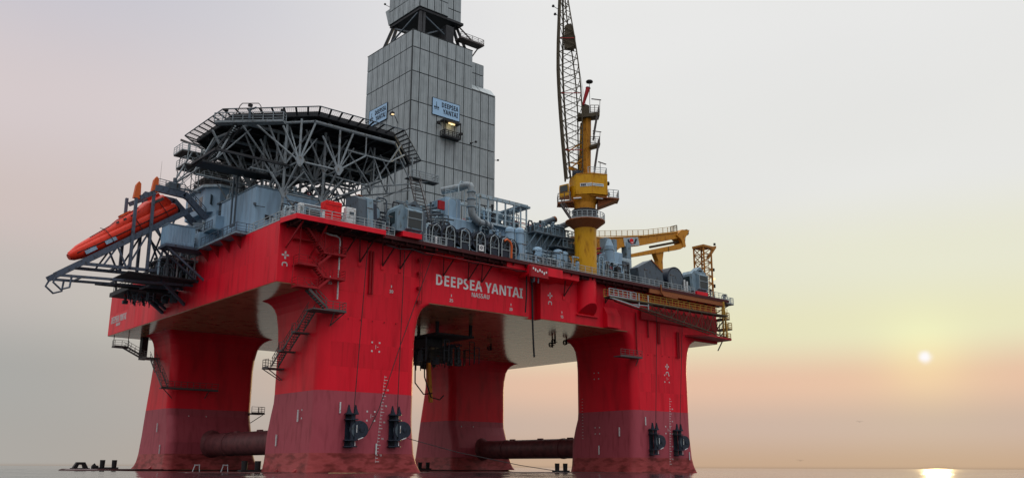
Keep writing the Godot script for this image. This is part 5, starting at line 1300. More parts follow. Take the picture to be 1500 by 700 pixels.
	part(t, "side_plate", G.new().prism([V(66.2, 35.34, 0.9), V(69.04, 33.64, 0.9), V(69.44, 31.2, 0.9), V(70.6, 31.2, -0.8), V(70.4, 34.0, -0.8), V(68.8, 35.5, -0.8)], V(0, 0, -0.25)), M.navy)
	part(t, "trim", G.new().beam(V(66.25, 35.36, 1.04), V(69.05, 33.66, 1.04), 0.16), M.brown)
	t = thing("drum_winch", "dark drum winch with ribbed round hood at the far right", "winch", V(72.5, y, 0))
	part(t, "drum", G.new().lathe(V(72.6, 32.9, -1.4), [Vector2(0, 0), Vector2(1.9, 0), Vector2(1.9, 0.2), Vector2(1.3, 0.25), Vector2(1.3, 2.0), Vector2(1.9, 2.05), Vector2(1.9, 2.3), Vector2(0, 2.3)], 24, Vector3.BACK), M.steel_dark)
	part(t, "hood_rim", G.new().lathe(V(72.6, 32.9, -1.5), [Vector2(1.95, 0), Vector2(2.15, 0), Vector2(2.15, 2.4), Vector2(1.95, 2.4), Vector2(1.95, 0)], 24, Vector3.BACK), M.navy)
	part(t, "bed", G.new().mm(V(70.4, y, -1.6), V(76.0, 31.1, 1.2)), M.brown)
	part(t, "posts", G.new().tube(V(74.4, 31.0, 1.3), V(74.4, 33.0, 1.3), 0.16).tube(V(75.1, 31.0, 1.3), V(75.1, 32.8, 1.3), 0.16), M.white_worn)
	t = thing("railing", "grey guard rail and brown apron in front of the far right winches", "railing", V(72, y, 2))
	part(t, "rail", G.new().rails([V(64.6, y, 2.0), V(76.2, y, 2.0)], 1.1, 1.2), M.rail)
	part(t, "rail", G.new().rails([V(80.6, y, 2.0), V(85.3, y, 2.0)], 1.1, 1.2), M.rail)
	part(t, "apron", G.new().mm(V(64.4, 29.4, 1.9), V(84.0, 30.15, 2.12)), M.brown)
	part(t, "pipe", G.new().pipe([V(67.0, 31.0, 2.3), V(67.0, 29.8, 2.35), V(67.5, 29.2, 2.4), V(71.0, 29.1, 2.4)], 0.14), M.brown)

# ---------- cranes ----------
func build_cranes() -> void:
	var cx := V(51.9, 0, 0)
	var R := V(0.762, 0, 0.648)     # across the crane
	var F := V(0.648, 0, -0.762)    # away along the crane
	var P := func(s: float, yy: float, f: float) -> Vector3: return cx + R * s + F * f + V(0, yy, 0)
	var t := thing("pedestal_crane", "tall yellow pedestal crane with raised lattice boom on the front edge", "crane", V(51.9, 30.2, 0))
	part(t, "pedestal", G.new().lathe(cx, [Vector2(1.72, 30.2), Vector2(1.72, 36.6), Vector2(1.8, 38.6), Vector2(2.0, 39.3)], 32), M.yellow)
	part(t, "lower_platform", G.new().lathe(cx, [Vector2(1.75, 38.2), Vector2(3.1, 39.3), Vector2(3.2, 39.35), Vector2(3.2, 39.5), Vector2(1.9, 39.55)], 20), M.brown)
	var ring := []
	for i in 15:
		var a := -2.2 + 3.6 * i / 14.0
		ring.append(cx + R * 3.1 * sin(a + 1.2) - F * 3.1 * cos(a + 1.2) + V(0, 39.5, 0))
	part(t, "platform_rail", G.new().rails(ring, 1.1, 1.0, 0.04), M.rail)
	var ring2 := []
	for i in 8:
		var a := 0.6 + 1.6 * i / 7.0
		ring2.append(cx + R * 3.4 * sin(a) - F * 3.4 * cos(a) + V(0, 39.5, 0))
	part(t, "slew_ring", G.new().lathe(cx, [Vector2(1.95, 39.5), Vector2(1.95, 40.0), Vector2(2.12, 40.05), Vector2(2.12, 40.5), Vector2(1.95, 40.55), Vector2(1.95, 40.9), Vector2(2.1, 40.95), Vector2(2.1, 41.3), Vector2(1.8, 41.4)], 28), M.girder)
	part(t, "turret_neck", G.new().lathe(cx, [Vector2(1.7, 41.3), Vector2(1.8, 42.4), Vector2(2.3, 43.4)], 20), M.yellow_deep)
	part(t, "upper_platform", G.new().prism([P.call(-4.4, 42.3, -0.8), P.call(-2.0, 42.3, -2.0), P.call(-1.6, 42.3, 1.8), P.call(-4.4, 42.3, 1.4)], V(0, 0.15, 0)), M.brown)
	part(t, "upper_platform", G.new().prism([P.call(2.0, 43.0, -2.0), P.call(5.4, 43.0, -1.0), P.call(5.4, 43.0, 1.6), P.call(2.0, 43.0, 2.0)], V(0, 0.15, 0)), M.brown)
	part(t, "platform_fairing", G.new().prism([P.call(2.0, 41.7, -1.0), P.call(5.3, 43.0, -1.0), P.call(2.0, 43.0, -1.0)], F * 2.2), M.brown)
	part(t, "platform_rail", G.new().rails([P.call(3.6, 43.15, -1.5), P.call(5.3, 43.15, -1.0), P.call(5.3, 43.15, 1.5)], 1.3, 0.9, 0.04), M.rail)
	part(t, "platform_rail", G.new().rails([P.call(-2.4, 42.45, -1.8), P.call(-4.3, 42.45, -0.8), P.call(-4.3, 42.45, 1.3)], 1.5, 0.9, 0.04), M.rail_dark)
	flight(t, P.call(-3.9, 42.3, -0.6), P.call(-2.4, 39.6, -1.6), F, 0.8, M.rail_dark)
	# machinery house, two front faces meeting at a seam
	var plan := [P.call(-2.35, 43.5, 0.4), P.call(-1.5, 43.5, -1.9), P.call(1.0, 43.5, -2.5), P.call(3.5, 43.5, -1.7), P.call(3.5, 43.5, 2.0), P.call(-2.35, 43.5, 2.2)]
	part(t, "machinery_house", G.new().prism(plan, V(0, 3.3, 0)), M.yellow)
	part(t, "house_floor", G.new().prism([P.call(-2.0, 43.2, 0.4), P.call(-1.3, 43.2, -1.6), P.call(1.0, 43.2, -2.2), P.call(3.2, 43.2, -1.4), P.call(3.2, 43.2, 2.0), P.call(-2.0, 43.2, 2.2)], V(0, 0.28, 0)), M.yellow_deep)
	part(t, "house_seam", G.new().beam(P.call(1.0, 43.55, -2.52), P.call(1.0, 46.75, -2.52), 0.06), M.yellow_deep)
	part(t, "house_top_rim", G.new().beam(P.call(-1.5, 46.85, -1.9), P.call(1.0, 46.85, -2.5), 0.1, 0.14).beam(P.call(1.0, 46.85, -2.5), P.call(3.5, 46.85, -1.7), 0.1, 0.14), M.yellow_deep)
	var e1: Vector3 = (P.call(1.0, 0, -2.5) - P.call(-1.5, 0, -1.9)).normalized()
	var b1 := Basis(e1, Vector3.UP, e1.cross(Vector3.UP))
	var e2: Vector3 = (P.call(3.5, 0, -1.7) - P.call(1.0, 0, -2.5)).normalized()
	var b2 := Basis(e2, Vector3.UP, e2.cross(Vector3.UP))
	part(t, "name_plate", G.new().boxt(Transform3D(b1, P.call(0.05, 45.0, -2.28) + b1.z * 0.02), V(1.9, 0.55, 0.05)), M.white_worn)
	part(t, "name_plate", G.new().boxt(Transform3D(b2, P.call(1.95, 45.0, -2.2) + b2.z * 0.02), V(1.9, 0.45, 0.05)), M.white_worn)
	for q in [-0.62, -0.36, -0.1]:
		part(t, "plate_letter", G.new().boxt(Transform3D(b1, P.call(q, 45.0, -2.2 - 0.24 * (q + 0.4)) + b1.z * 0.06), V(0.2, 0.3, 0.03)), M.ink)
	part(t, "plate_line", G.new().boxt(Transform3D(b2, P.call(1.95, 45.0, -2.2) + b2.z * 0.05), V(1.7, 0.1, 0.02)).boxt(Transform3D(b1, P.call(0.6, 45.0, -2.42) + b1.z * 0.05), V(0.8, 0.1, 0.02)), M.steel)
	for q in [[3.65, 45.9], [3.65, 44.1]]:
		part(t, "side_lamp", G.new().lathe(P.call(q[0], q[1], 0.0), [Vector2(0, 0), Vector2(0.3, 0), Vector2(0.35, 0.3), Vector2(0, 0.4)], 10, R), M.black)
	part(t, "operator_cab", G.new().prism([P.call(-4.0, 43.6, 0.2), P.call(-2.6, 43.6, -1.0), P.call(-2.4, 43.6, 1.4), P.call(-4.0, 43.6, 1.6)], V(0, 2.0, 0)), M.yellow)
	part(t, "cab_window", G.new().prism([P.call(-3.95, 44.4, 0.1), P.call(-2.8, 44.4, -0.9), P.call(-2.8, 45.4, -0.9), P.call(-3.95, 45.4, 0.1)], -F * 0.06), M.glass)
	part(t, "tube_light", G.new().tube(P.call(-1.9, 42.9, -1.7), P.call(-0.7, 42.9, -2.0), 0.12), M.white)
	part(t, "tube_light", G.new().tube(P.call(1.6, 42.9, -2.0), P.call(2.7, 42.9, -1.6), 0.12), M.white)
	part(t, "roof_rail", G.new().rails([P.call(0.4, 46.85, -2.3), P.call(3.4, 46.85, -1.6), P.call(3.4, 46.85, 1.8)], 1.1, 1.0, 0.04), M.rail)
	part(t, "roof_lamp_arm", G.new().beam(P.call(2.4, 46.9, -1.7), P.call(2.4, 49.0, -1.7), 0.08).beam(P.call(2.1, 49.0, -1.7), P.call(3.4, 48.7, -1.3), 0.14), M.rail_dark)
	part(t, "winch", G.new().lathe(P.call(-1.9, 47.5, 0.6), [Vector2(0, 0), Vector2(0.8, 0), Vector2(0.8, 1.6), Vector2(0, 1.6)], 16, R), M.navy)
	# king post with ladders and top platform
	part(t, "king_post", G.new().beam(P.call(0.3, 46.8, 0.4), P.call(0.55, 57.4, 0.4), 1.05, 1.05), M.yellow_deep)
	part(t, "king_post", G.new().beam(P.call(-0.6, 46.8, 1.2), P.call(-0.1, 56.6, 1.0), 0.5, 0.5), M.yellow)
	part(t, "post_head", G.new().prism([P.call(-1.0, 56.9, -0.7), P.call(2.6, 57.3, -0.7), P.call(2.6, 57.8, -0.7), P.call(-0.9, 57.6, -0.7)], F * 2.0), M.boom)
	part(t, "sheave_block", G.new().cbox(P.call(-0.1, 57.7, -0.2), P.call(1.0, 59.6, 0.8), 0.1), M.boom)
	part(t, "top_rail", G.new().rails([P.call(1.1, 57.8, -0.6), P.call(2.5, 57.8, -0.6), P.call(2.5, 57.8, 1.0)], 1.3, 0.8, 0.04).beam(P.call(1.3, 60.2, -0.6), P.call(2.9, 60.0, -0.6), 0.14).beam(P.call(2.6, 57.8, -0.6), P.call(2.7, 60.1, -0.6), 0.06), M.rail_dark)
	flight(t, P.call(2.2, 57.2, -0.4), P.call(1.5, 53.2, -0.4), F, 0.7, M.rail_dark)
	part(t, "mid_platform", G.new().prism([P.call(0.9, 52.2, -0.8), P.call(2.6, 52.5, -0.8), P.call(2.6, 52.3, -0.8), P.call(0.9, 51.8, -0.8)], F * 1.8), M.boom)
	part(t, "mid_rail", G.new().rails([P.call(1.0, 52.4, -0.75), P.call(2.5, 52.4, -0.75), P.call(2.5, 52.4, 0.9)], 1.2, 0.8, 0.04).beam(P.call(1.4, 54.6, -0.7), P.call(2.8, 54.4, -0.7), 0.12).beam(P.call(2.5, 52.4, -0.7), P.call(2.6, 54.5, -0.7), 0.06), M.rail_dark)
	flight(t, P.call(2.3, 52.2, -0.4), P.call(1.5, 47.2, -0.4), F, 0.7, M.rail_dark)
	for q in [[-2.2, 48.6, 0.0, 50.4], [-2.4, 49.6, 0.0, 49.2], [-2.6, 51.4, 0.0, 53.2]]:
		part(t, "stay", G.new().beam(P.call(q[0], q[1], 0.4), P.call(q[2], q[3], 0.4), 0.18), M.yellow_deep)
	part(t, "stay_frame", G.new().mm(P.call(-2.6, 48.2, -0.2), P.call(-0.4, 48.7, 1.6)), M.yellow_deep)
	# lattice boom: four chords, lacing on every side
	var lf := [[-2.85, 46.3], [-3.4, 53.5], [-3.8, 60.0], [-4.0, 65.4], [-3.95, 70.0], [-3.75, 75.0], [-3.5, 81.0]]
	var rt := [[-0.35, 46.3], [-0.3, 53.5], [-0.3, 59.0], [-0.6, 64.5], [-1.15, 69.5], [-1.8, 74.0], [-2.7, 81.0]]
	var at := func(tab: Array, yy: float) -> float:
		for i in tab.size() - 1:
			if yy <= tab[i + 1][1]: return lerpf(tab[i][0], tab[i + 1][0], (yy - tab[i][1]) / (tab[i + 1][1] - tab[i][1]))
		return tab[-1][0]
	var Q := func(side: int, front: int, yy: float) -> Vector3:
		var s: float = at.call(lf if side == 0 else rt, yy)
		var o: float = at.call(rt, yy) - at.call(lf, yy)
		var dep := clampf(o * 0.5, 0.45, 1.1)
		return P.call(s + (0.0 if front == 0 else (0.75 if side == 0 else -0.55) * minf(1.0, o / 2.0)), yy, -dep if front == 0 else dep)
	var ys := []
	var yv := 46.3
	while yv < 81.0:
		ys.append(yv); yv += 2.45
	for side in 2:
		for fr in 2:
			var pts := []
			for q in ys: pts.append(Q.call(side, fr, q))
			part(t, "boom_chord", G.new().pipe(pts, 0.16 if side == 0 else 0.11, 6), M.boom)
	for i in ys.size() - 1:
		for fr in 2:
			var a: Vector3 = Q.call(0, fr, ys[i])
			var b: Vector3 = Q.call(1, fr, (ys[i] + ys[i + 1]) * 0.5)
			var c: Vector3 = Q.call(0, fr, ys[i + 1])
			part(t, "boom_lacing", G.new().tube(a, b, 0.07, 0.07, 5, false).tube(b, c, 0.07, 0.07, 5, false), M.boom)
		for side in 2:
			var a: Vector3 = Q.call(side, 0, ys[i])
			var b: Vector3 = Q.call(side, 1, (ys[i] + ys[i + 1]) * 0.5)
			var c: Vector3 = Q.call(side, 0, ys[i + 1])
			part(t, "boom_lacing", G.new().tube(a, b, 0.06, 0.06, 5, false).tube(b, c, 0.06, 0.06, 5, false), M.boom)
		if i % 4 == 2:
			part(t, "boom_tie", G.new().tube(Q.call(0, 0, ys[i]), Q.call(1, 0, ys[i]), 0.08, 0.08, 5), M.red_dark)
	# gangway and hose bundle up the left side of the boom
	var lad := G.new()
	for k in [-0.4, 0.0, 0.4]:
		var pts := []
		for q in ys: pts.append(P.call(at.call(lf, q) - 0.22, q, k))
		lad.pipe(pts, 0.13, 6)
	part(t, "boom_ladder", lad, M.boom)
	for i in 56:
		var yy := 47.0 + 0.6 * i
		part(t, "ladder_rung", G.new().boxt(Transform3D(Basis(R, Vector3.UP, R.cross(Vector3.UP)), P.call(at.call(lf, yy) - 0.1, yy, 0.0)), V(0.3, 0.09, 0.66)), M.boom)
	part(t, "boom_block", G.new().prism([P.call(-3.1, 69.2, -0.9), P.call(-1.1, 69.0, -0.9), P.call(-1.2, 71.2, -0.9), P.call(-1.9, 73.6, -0.9), P.call(-2.9, 73.2, -0.9), P.call(-3.1, 71.0, -0.9)], F * 0.2), M.boom)
	part(t, "boom_block", G.new().prism([P.call(-3.0, 69.6, 0.7), P.call(-1.3, 69.4, 0.7), P.call(-1.4, 71.0, 0.7), P.call(-2.9, 71.2, 0.7)], F * 0.2), M.boom)
	part(t, "boom_sheave", G.new().lathe(P.call(-2.0, 72.2, -0.5), [Vector2(0, 0), Vector2(0.6, 0), Vector2(0.6, 0.5), Vector2(0, 0.5)], 14, F), M.boom)
	part(t, "tip_lamp", G.new().tube(P.call(-3.6, 76.4, 0), P.call(-4.8, 77.2, 0), 0.05).lathe(P.call(-4.8, 77.1, 0), [Vector2(0, 0), Vector2(0.25, 0), Vector2(0.2, 0.3), Vector2(0, 0.35)], 8).tube(P.call(-3.6, 75.2, 0), P.call(-4.5, 75.8, 0), 0.05).lathe(P.call(-4.5, 75.6, 0), [Vector2(0, 0), Vector2(0.25, 0), Vector2(0.2, 0.3), Vector2(0, 0.35)], 8), M.black)
	for s in [-1.6, -2.1]:
		part(t, "hoist_rope", G.new().tube(P.call(s, 71.0, 0), P.call(s + 0.4, 47.5, 0), 0.02, 0.02, 4, false), M.wire)
	part(t, "luffing_rope", G.new().tube(P.call(-1.2, 70.6, 0.2), P.call(0.2, 59.4, 0.3), 0.03, 0.03, 4, false).tube(P.call(-1.5, 72.0, -0.2), P.call(0.4, 59.4, 0.0), 0.03, 0.03, 4, false), M.wire)
	var w := thing("windsock", "red windsock hanging from a pole on top of the yellow crane", "windsock", P.call(1.1, 59.6, 0.2))
	part(w, "pole", G.new().tube(P.call(1.1, 57.8, 0.2), P.call(1.1, 63.4, 0.2), 0.05, 0.04, 6), M.black)
	part(w, "sock", G.new().tube(P.call(0.85, 62.4, 0.1), P.call(-0.05, 59.3, -0.1), 0.38, 0.2, 12, false), M.red_dark)
	part(w, "ring", G.new().lathe(P.call(0.85, 62.4, 0.1), [Vector2(0.36, -0.04), Vector2(0.42, -0.04), Vector2(0.42, 0.04), Vector2(0.36, 0.04)], 12, V(0.28, 0.95, 0)), M.black)
	part(w, "lamp_disc", G.new().lathe(P.call(1.1, 63.4, 0.2), [Vector2(0, 0), Vector2(0.55, 0.02), Vector2(0.6, 0.2), Vector2(0.5, 0.36), Vector2(0, 0.4)], 14), M.black)
	# knuckle boom crane lying on its rest
	t = thing("deck_crane", "orange-yellow deck crane with folded boom lying on its rest behind the pedestal", "crane", V(58, y0(), -9))
	var z := -8.0
	part(t, "pedestal", G.new().lathe(V(58.0, 0, -9.0), [Vector2(1.4, y0()), Vector2(1.4, 36.5), Vector2(1.9, 37.0), Vector2(1.9, 38.6), Vector2(0, 38.7)], 20), M.yellow_deep)
	part(t, "main_boom", G.new().prism([V(57.0, 37.2, z), V(57.0, 39.4, z), V(64.0, 40.35, z), V(75.0, 42.5, z), V(84.6, 44.9, z), V(85.2, 44.6, z), V(84.6, 43.8, z), V(75.0, 41.0, z), V(69.0, 39.6, z), V(66.5, 38.0, z), V(62.0, 37.8, z)], V(0, 0, -1.6)), M.yellow_deep)
	part(t, "boom_flange", G.new().beam(V(57.0, 39.48, z - 0.8), V(64.0, 40.43, z - 0.8), 1.9, 0.12).beam(V(64.0, 40.43, z - 0.8), V(75.0, 42.58, z - 0.8), 1.9, 0.12).beam(V(75.0, 42.58, z - 0.8), V(84.6, 44.98, z - 0.8), 1.9, 0.12), M.yellow_deep)
	part(t, "jib", G.new().prism([V(71.0, 38.0, z + 0.2), V(71.0, 38.6, z + 0.2), V(84.8, 42.7, z + 0.2), V(86.4, 43.3, z + 0.2), V(86.5, 42.5, z + 0.2), V(85.0, 41.7, z + 0.2)], V(0, 0, -1.2)), M.yellow_deep)
	part(t, "knuckle", G.new().prism([V(84.0, 44.3, z + 0.3), V(85.6, 45.6, z + 0.3), V(87.9, 45.9, z + 0.3), V(87.0, 44.7, z + 0.3), V(86.3, 43.9, z + 0.3), V(86.6, 42.4, z + 0.3), V(85.9, 42.2, z + 0.3), V(85.3, 43.6, z + 0.3)], V(0, 0, -2.0)), M.yellow_deep)
	part(t, "tip_sheave", G.new().lathe(V(88.2, 45.7, z - 1.4), [Vector2(0, 0), Vector2(0.6, 0), Vector2(0.6, 0.8), Vector2(0, 0.8)], 12, Vector3.BACK), M.boom)
	part(t, "ram", G.new().tube(V(77.2, 41.0, z - 0.6), V(85.6, 43.4, z - 0.6), 0.22), M.boom)
	part(t, "rest_post", G.new().prism([V(78.4, y0(), z), V(78.8, 38.6, z), V(78.0, 40.0, z), V(80.4, 40.6, z), V(80.0, 38.8, z), V(80.2, y0(), z)], V(0, 0, -1.0)), M.yellow_deep)
	part(t, "boom_rail", G.new().rails([V(62.0, 40.25, z - 0.1), V(75.0, 42.65, z - 0.1), V(84.6, 45.05, z - 0.1)], 1.1, 1.4, 0.04), M.rail_yellow)
	part(t, "rail_end", G.new().rails([V(84.6, 45.05, z - 0.1), V(84.6, 45.05, z - 1.6)], 1.3, 0.8, 0.06), M.boom)
	var bm := Basis(Vector3.BACK, 0.22)
	var lc := V(71.5, 41.0, z + 0.06)
	part(t, "logo_plate", G.new().boxt(Transform3D(bm, lc), V(4.0, 1.5, 0.06)), M.white_worn)
	part(t, "logo_field", G.new().boxt(Transform3D(bm, lc + V(0, 0, 0.03)), V(3.7, 1.2, 0.05)), M.steel_pale)
	part(t, "logo_bar", G.new().prism([lc + V(-1.15, 0.2, 0.06), lc + V(-0.75, 0.3, 0.06), lc + V(-0.25, -0.55, 0.06), lc + V(-0.75, -0.65, 0.06)], V(0, 0, 0.03)).prism([lc + V(1.0, 0.65, 0.06), lc + V(1.5, 0.75, 0.06), lc + V(1.0, -0.25, 0.06), lc + V(0.55, -0.35, 0.06)], V(0, 0, 0.03)), M.navy)
	part(t, "logo_disc", G.new().lathe(lc + V(0.02, 0.05, 0.06), [Vector2(0, 0.05), Vector2(0.5, 0.05), Vector2(0.5, 0)], 16, Vector3.BACK), M.red_bright)
	part(t, "logo_swoosh", G.new().prism([lc + V(-0.45, -0.2, 0.12), lc + V(0.1, -0.3, 0.12), lc + V(0.55, 0.1, 0.12), lc + V(0.1, -0.12, 0.12)], V(0, 0, 0.02)), M.white)
	part(t, "rest_strut", G.new().tube(V(60.5, 37.6, z + 1.2), V(65.2, 38.9, z + 1.2), 0.16), M.red_dark)
	part(t, "rest_strut", G.new().tube(V(60.5, 36.7, z + 1.2), V(65.2, 38.0, z + 1.2), 0.16), M.red_dark)
	part(t, "hang_line", G.new().tube(V(87.4, 44.6, z - 0.4), V(87.0, 42.4, z - 0.4), 0.05).tube(V(81.5, 41.6, z + 0.3), V(81.5, 40.6, z + 0.3), 0.05), M.wire)

func y0() -> float:
	return 30.55

# ---------- far right end ----------
func build_right() -> void:
	var t := thing("hoist_tower", "slim orange lattice hoist tower at the far right end", "tower", V(84, 30.6, -1.5))
	var x0 := 82.6; var x1 := 84.8; var z0 := -2.8; var z1 := -0.6
	for q in [[x0, z0], [x1, z0], [x0, z1], [x1, z1]]:
		part(t, "leg", G.new().beam(V(q[0], 30.6, q[1]), V(q[0], 40.6, q[1]), 0.22), M.tower)
	for i in 7:
		var ya := 31.4 + 1.3 * i
		for s in [[V(x0, ya, z1), V(x1, ya + 1.3, z1)], [V(x1, ya, z0), V(x0, ya + 1.3, z0)], [V(x0, ya, z0), V(x0, ya + 1.3, z1)], [V(x1, ya, z1), V(x1, ya + 1.3, z0)]]:
			part(t, "lacing", G.new().beam(s[0], s[1], 0.12), M.tower)
		part(t, "ring", G.new().beam(V(x0, ya, z1), V(x1, ya, z1), 0.12).beam(V(x0, ya, z0), V(x0, ya, z1), 0.12).beam(V(x1, ya, z0), V(x1, ya, z1), 0.12).beam(V(x0, ya, z0), V(x1, ya, z0), 0.12), M.tower)
	part(t, "head", G.new().mm(V(x0 - 0.2, 40.5, z0 - 0.2), V(x1 + 0.2, 40.9, z1 + 0.2)).prism([V(x1 + 0.2, 40.9, -1.2), V(x1 + 2.4, 41.5, -1.2), V(x1 + 2.4, 41.1, -1.2), V(x1, 38.6, -1.2), V(x1, 39.2, -1.2), V(x1 + 1.4, 40.5, -1.2)], V(0, 0, -0.5)), M.tower)
	part(t, "floodlight", G.new().box(V(x1 + 2.2, 41.8, -1.4), V(0.3, 0.4, 0.3)).box(V(x1 + 0.4, 36.6, -0.6), V(0.4, 0.5, 0.3)).box(V(x1 + 0.4, 33.6, -0.6), V(0.4, 0.6, 0.3)), M.black)
	part(t, "amber_lamp", G.new().box(V(x1 + 0.45, 34.9, -0.6), V(0.3, 0.4, 0.3)), M.lamp)
	part(t, "ladder", G.new().beam(V(x1 + 0.3, 30.6, -1.0), V(x1 + 0.3, 38.6, -1.0), 0.07).beam(V(x1 + 0.3, 30.6, -1.5), V(x1 + 0.3, 38.6, -1.5), 0.07), M.rail_dark)
	# side gangway on a truss
	t = thing("gangway", "long stowed gangway with yellow rails on a truss across the right front", "gangway", V(69, 23.6, 2.5))
	var L := func(x: float) -> float: return lerpf(27.1, 23.7, clampf((x - 56.0) / 27.0, 0.0, 1.0))
	for z in [1.9, 3.1]:
		part(t, "lower_chord", G.new().beam(V(56.2, 27.05, z), V(83.2, 23.7, z), 0.15), M.boom)
		part(t, "upper_chord", G.new().beam(V(54.0, 27.3, z), V(83.6, 27.5, z), 0.2, 0.24), M.boom)
	part(t, "end_frame", G.new().beam(V(54.0, 27.2, 3.1), V(60.5, 26.4, 3.1), 0.16).beam(V(58.6, 27.3, 3.1), V(58.6, 28.6, 3.1), 0.14).beam(V(60.6, 26.4, 3.1), V(60.6, 28.6, 3.1), 0.14).beam(V(62.8, 26.1, 3.1), V(62.8, 28.6, 3.1), 0.14).beam(V(58.6, 26.7, 3.1), V(62.8, 26.9, 3.1), 0.12), M.rail)
	part(t, "floor", G.new().mm(V(54.0, 27.36, 1.95), V(83.6, 27.46, 3.05)), M.grating)
	part(t, "guard_rail", G.new().rails([V(53.8, 27.46, 3.08), V(60.0, 27.46, 3.08)], 1.2, 1.0, 0.045), M.rail)
	part(t, "guard_rail", G.new().rails([V(60.0, 27.46, 3.08), V(83.6, 27.46, 3.08)], 1.2, 1.5, 0.03), M.rail_yellow)
	part(t, "guard_rail", G.new().rails([V(53.8, 27.46, 1.92), V(83.6, 27.46, 1.92)], 1.2, 1.6, 0.025), M.rail_yellow)
	var x := 62.0
	var k := 0
	while x < 82.0:
		var nx := x + 1.6
		for z in [1.9, 3.1]:
			if k % 2 == 0:
				part(t, "web", G.new().beam(V(x, L.call(x), z), V(nx, 27.2, z), 0.07), M.boom)
			else:
				part(t, "web", G.new().beam(V(x, 27.2, z), V(nx, L.call(nx), z), 0.07), M.boom)
			part(t, "web", G.new().beam(V(nx, L.call(nx), z), V(nx, 27.2, z), 0.05), M.boom)
		part(t, "cross_tie", G.new().beam(V(nx, L.call(nx), 1.9), V(nx, L.call(nx), 3.1), 0.09), M.rail_dark)
		x = nx
		k += 1
	part(t, "backing_plate", G.new().mm(V(64.0, 25.2, 0.3), V(84.0, 27.1, 0.5)), M.red_dark)
	part(t, "shelf", G.new().prism([V(75.5, 23.45, 0.03), V(84.3, 23.3, 0.03), V(84.3, 23.3, 3.2), V(78.0, 23.45, 3.2)], V(0, 0.3, 0)), M.red_dark)
	part(t, "end_post", G.new().beam(V(83.3, 23.6, 3.1), V(83.3, 30.1, 2.6), 0.22).beam(V(83.9, 23.6, 1.9), V(83.9, 30.1, 1.9), 0.22), M.rail_yellow)
	for bx in [58.0, 64.0, 70.0, 76.0]:
		part(t, "hanger", G.new().beam(V(bx, 27.4, 1.9), V(bx, 29.9, 0.4), 0.14), M.rail_dark)
	# platforms past the right end
	for p in [[84.5, 88.0, 30.3, -2.2, 1.4, "topmost"], [84.5, 86.3, 27.4, -1.4, 1.6, "second from the top"], [84.5, 86.6, 25.6, -1.0, 1.8, "third from the top"], [84.5, 85.6, 23.6, -0.8, 2.2, "lowest"]]:
		t = thing("railed_platform", "small railed platform at the hull's far right end, the %s" % p[5], "platform", V(p[0], p[2], 0), "railed platforms at the right end")
		part(t, "floor", G.new().mm(V(p[0] + 0.02, p[2] - 0.15, p[3]), V(p[1], p[2], p[4])), M.rail_dark)
		part(t, "guard_rail", G.new().rails([V(p[0] + 0.1, p[2], p[4] - 0.05), V(p[1] - 0.05, p[2], p[4] - 0.05), V(p[1] - 0.05, p[2], p[3])], 1.1, 0.9, 0.045), M.rail_yellow if p[2] < 29 else M.rail)
		part(t, "bracket", G.new().beam(V(p[1] - 0.2, p[2] - 0.1, 0.4), V(p[0] + 0.02, p[2] - 1.8, 0.0), 0.16), M.rail_dark)
	t = thing("valve_post", "dark valve post on the topmost platform at the right end", "valve", V(86.4, 30.3, 0.6))
	part(t, "stem", G.new().tube(V(86.4, 30.3, 0.6), V(86.4, 31.7, 0.6), 0.25), M.navy)
	part(t, "cap", G.new().lathe(V(86.4, 31.7, 0.6), [Vector2(0, 0), Vector2(0.4, 0), Vector2(0.4, 0.25), Vector2(0, 0.35)], 10), M.navy)

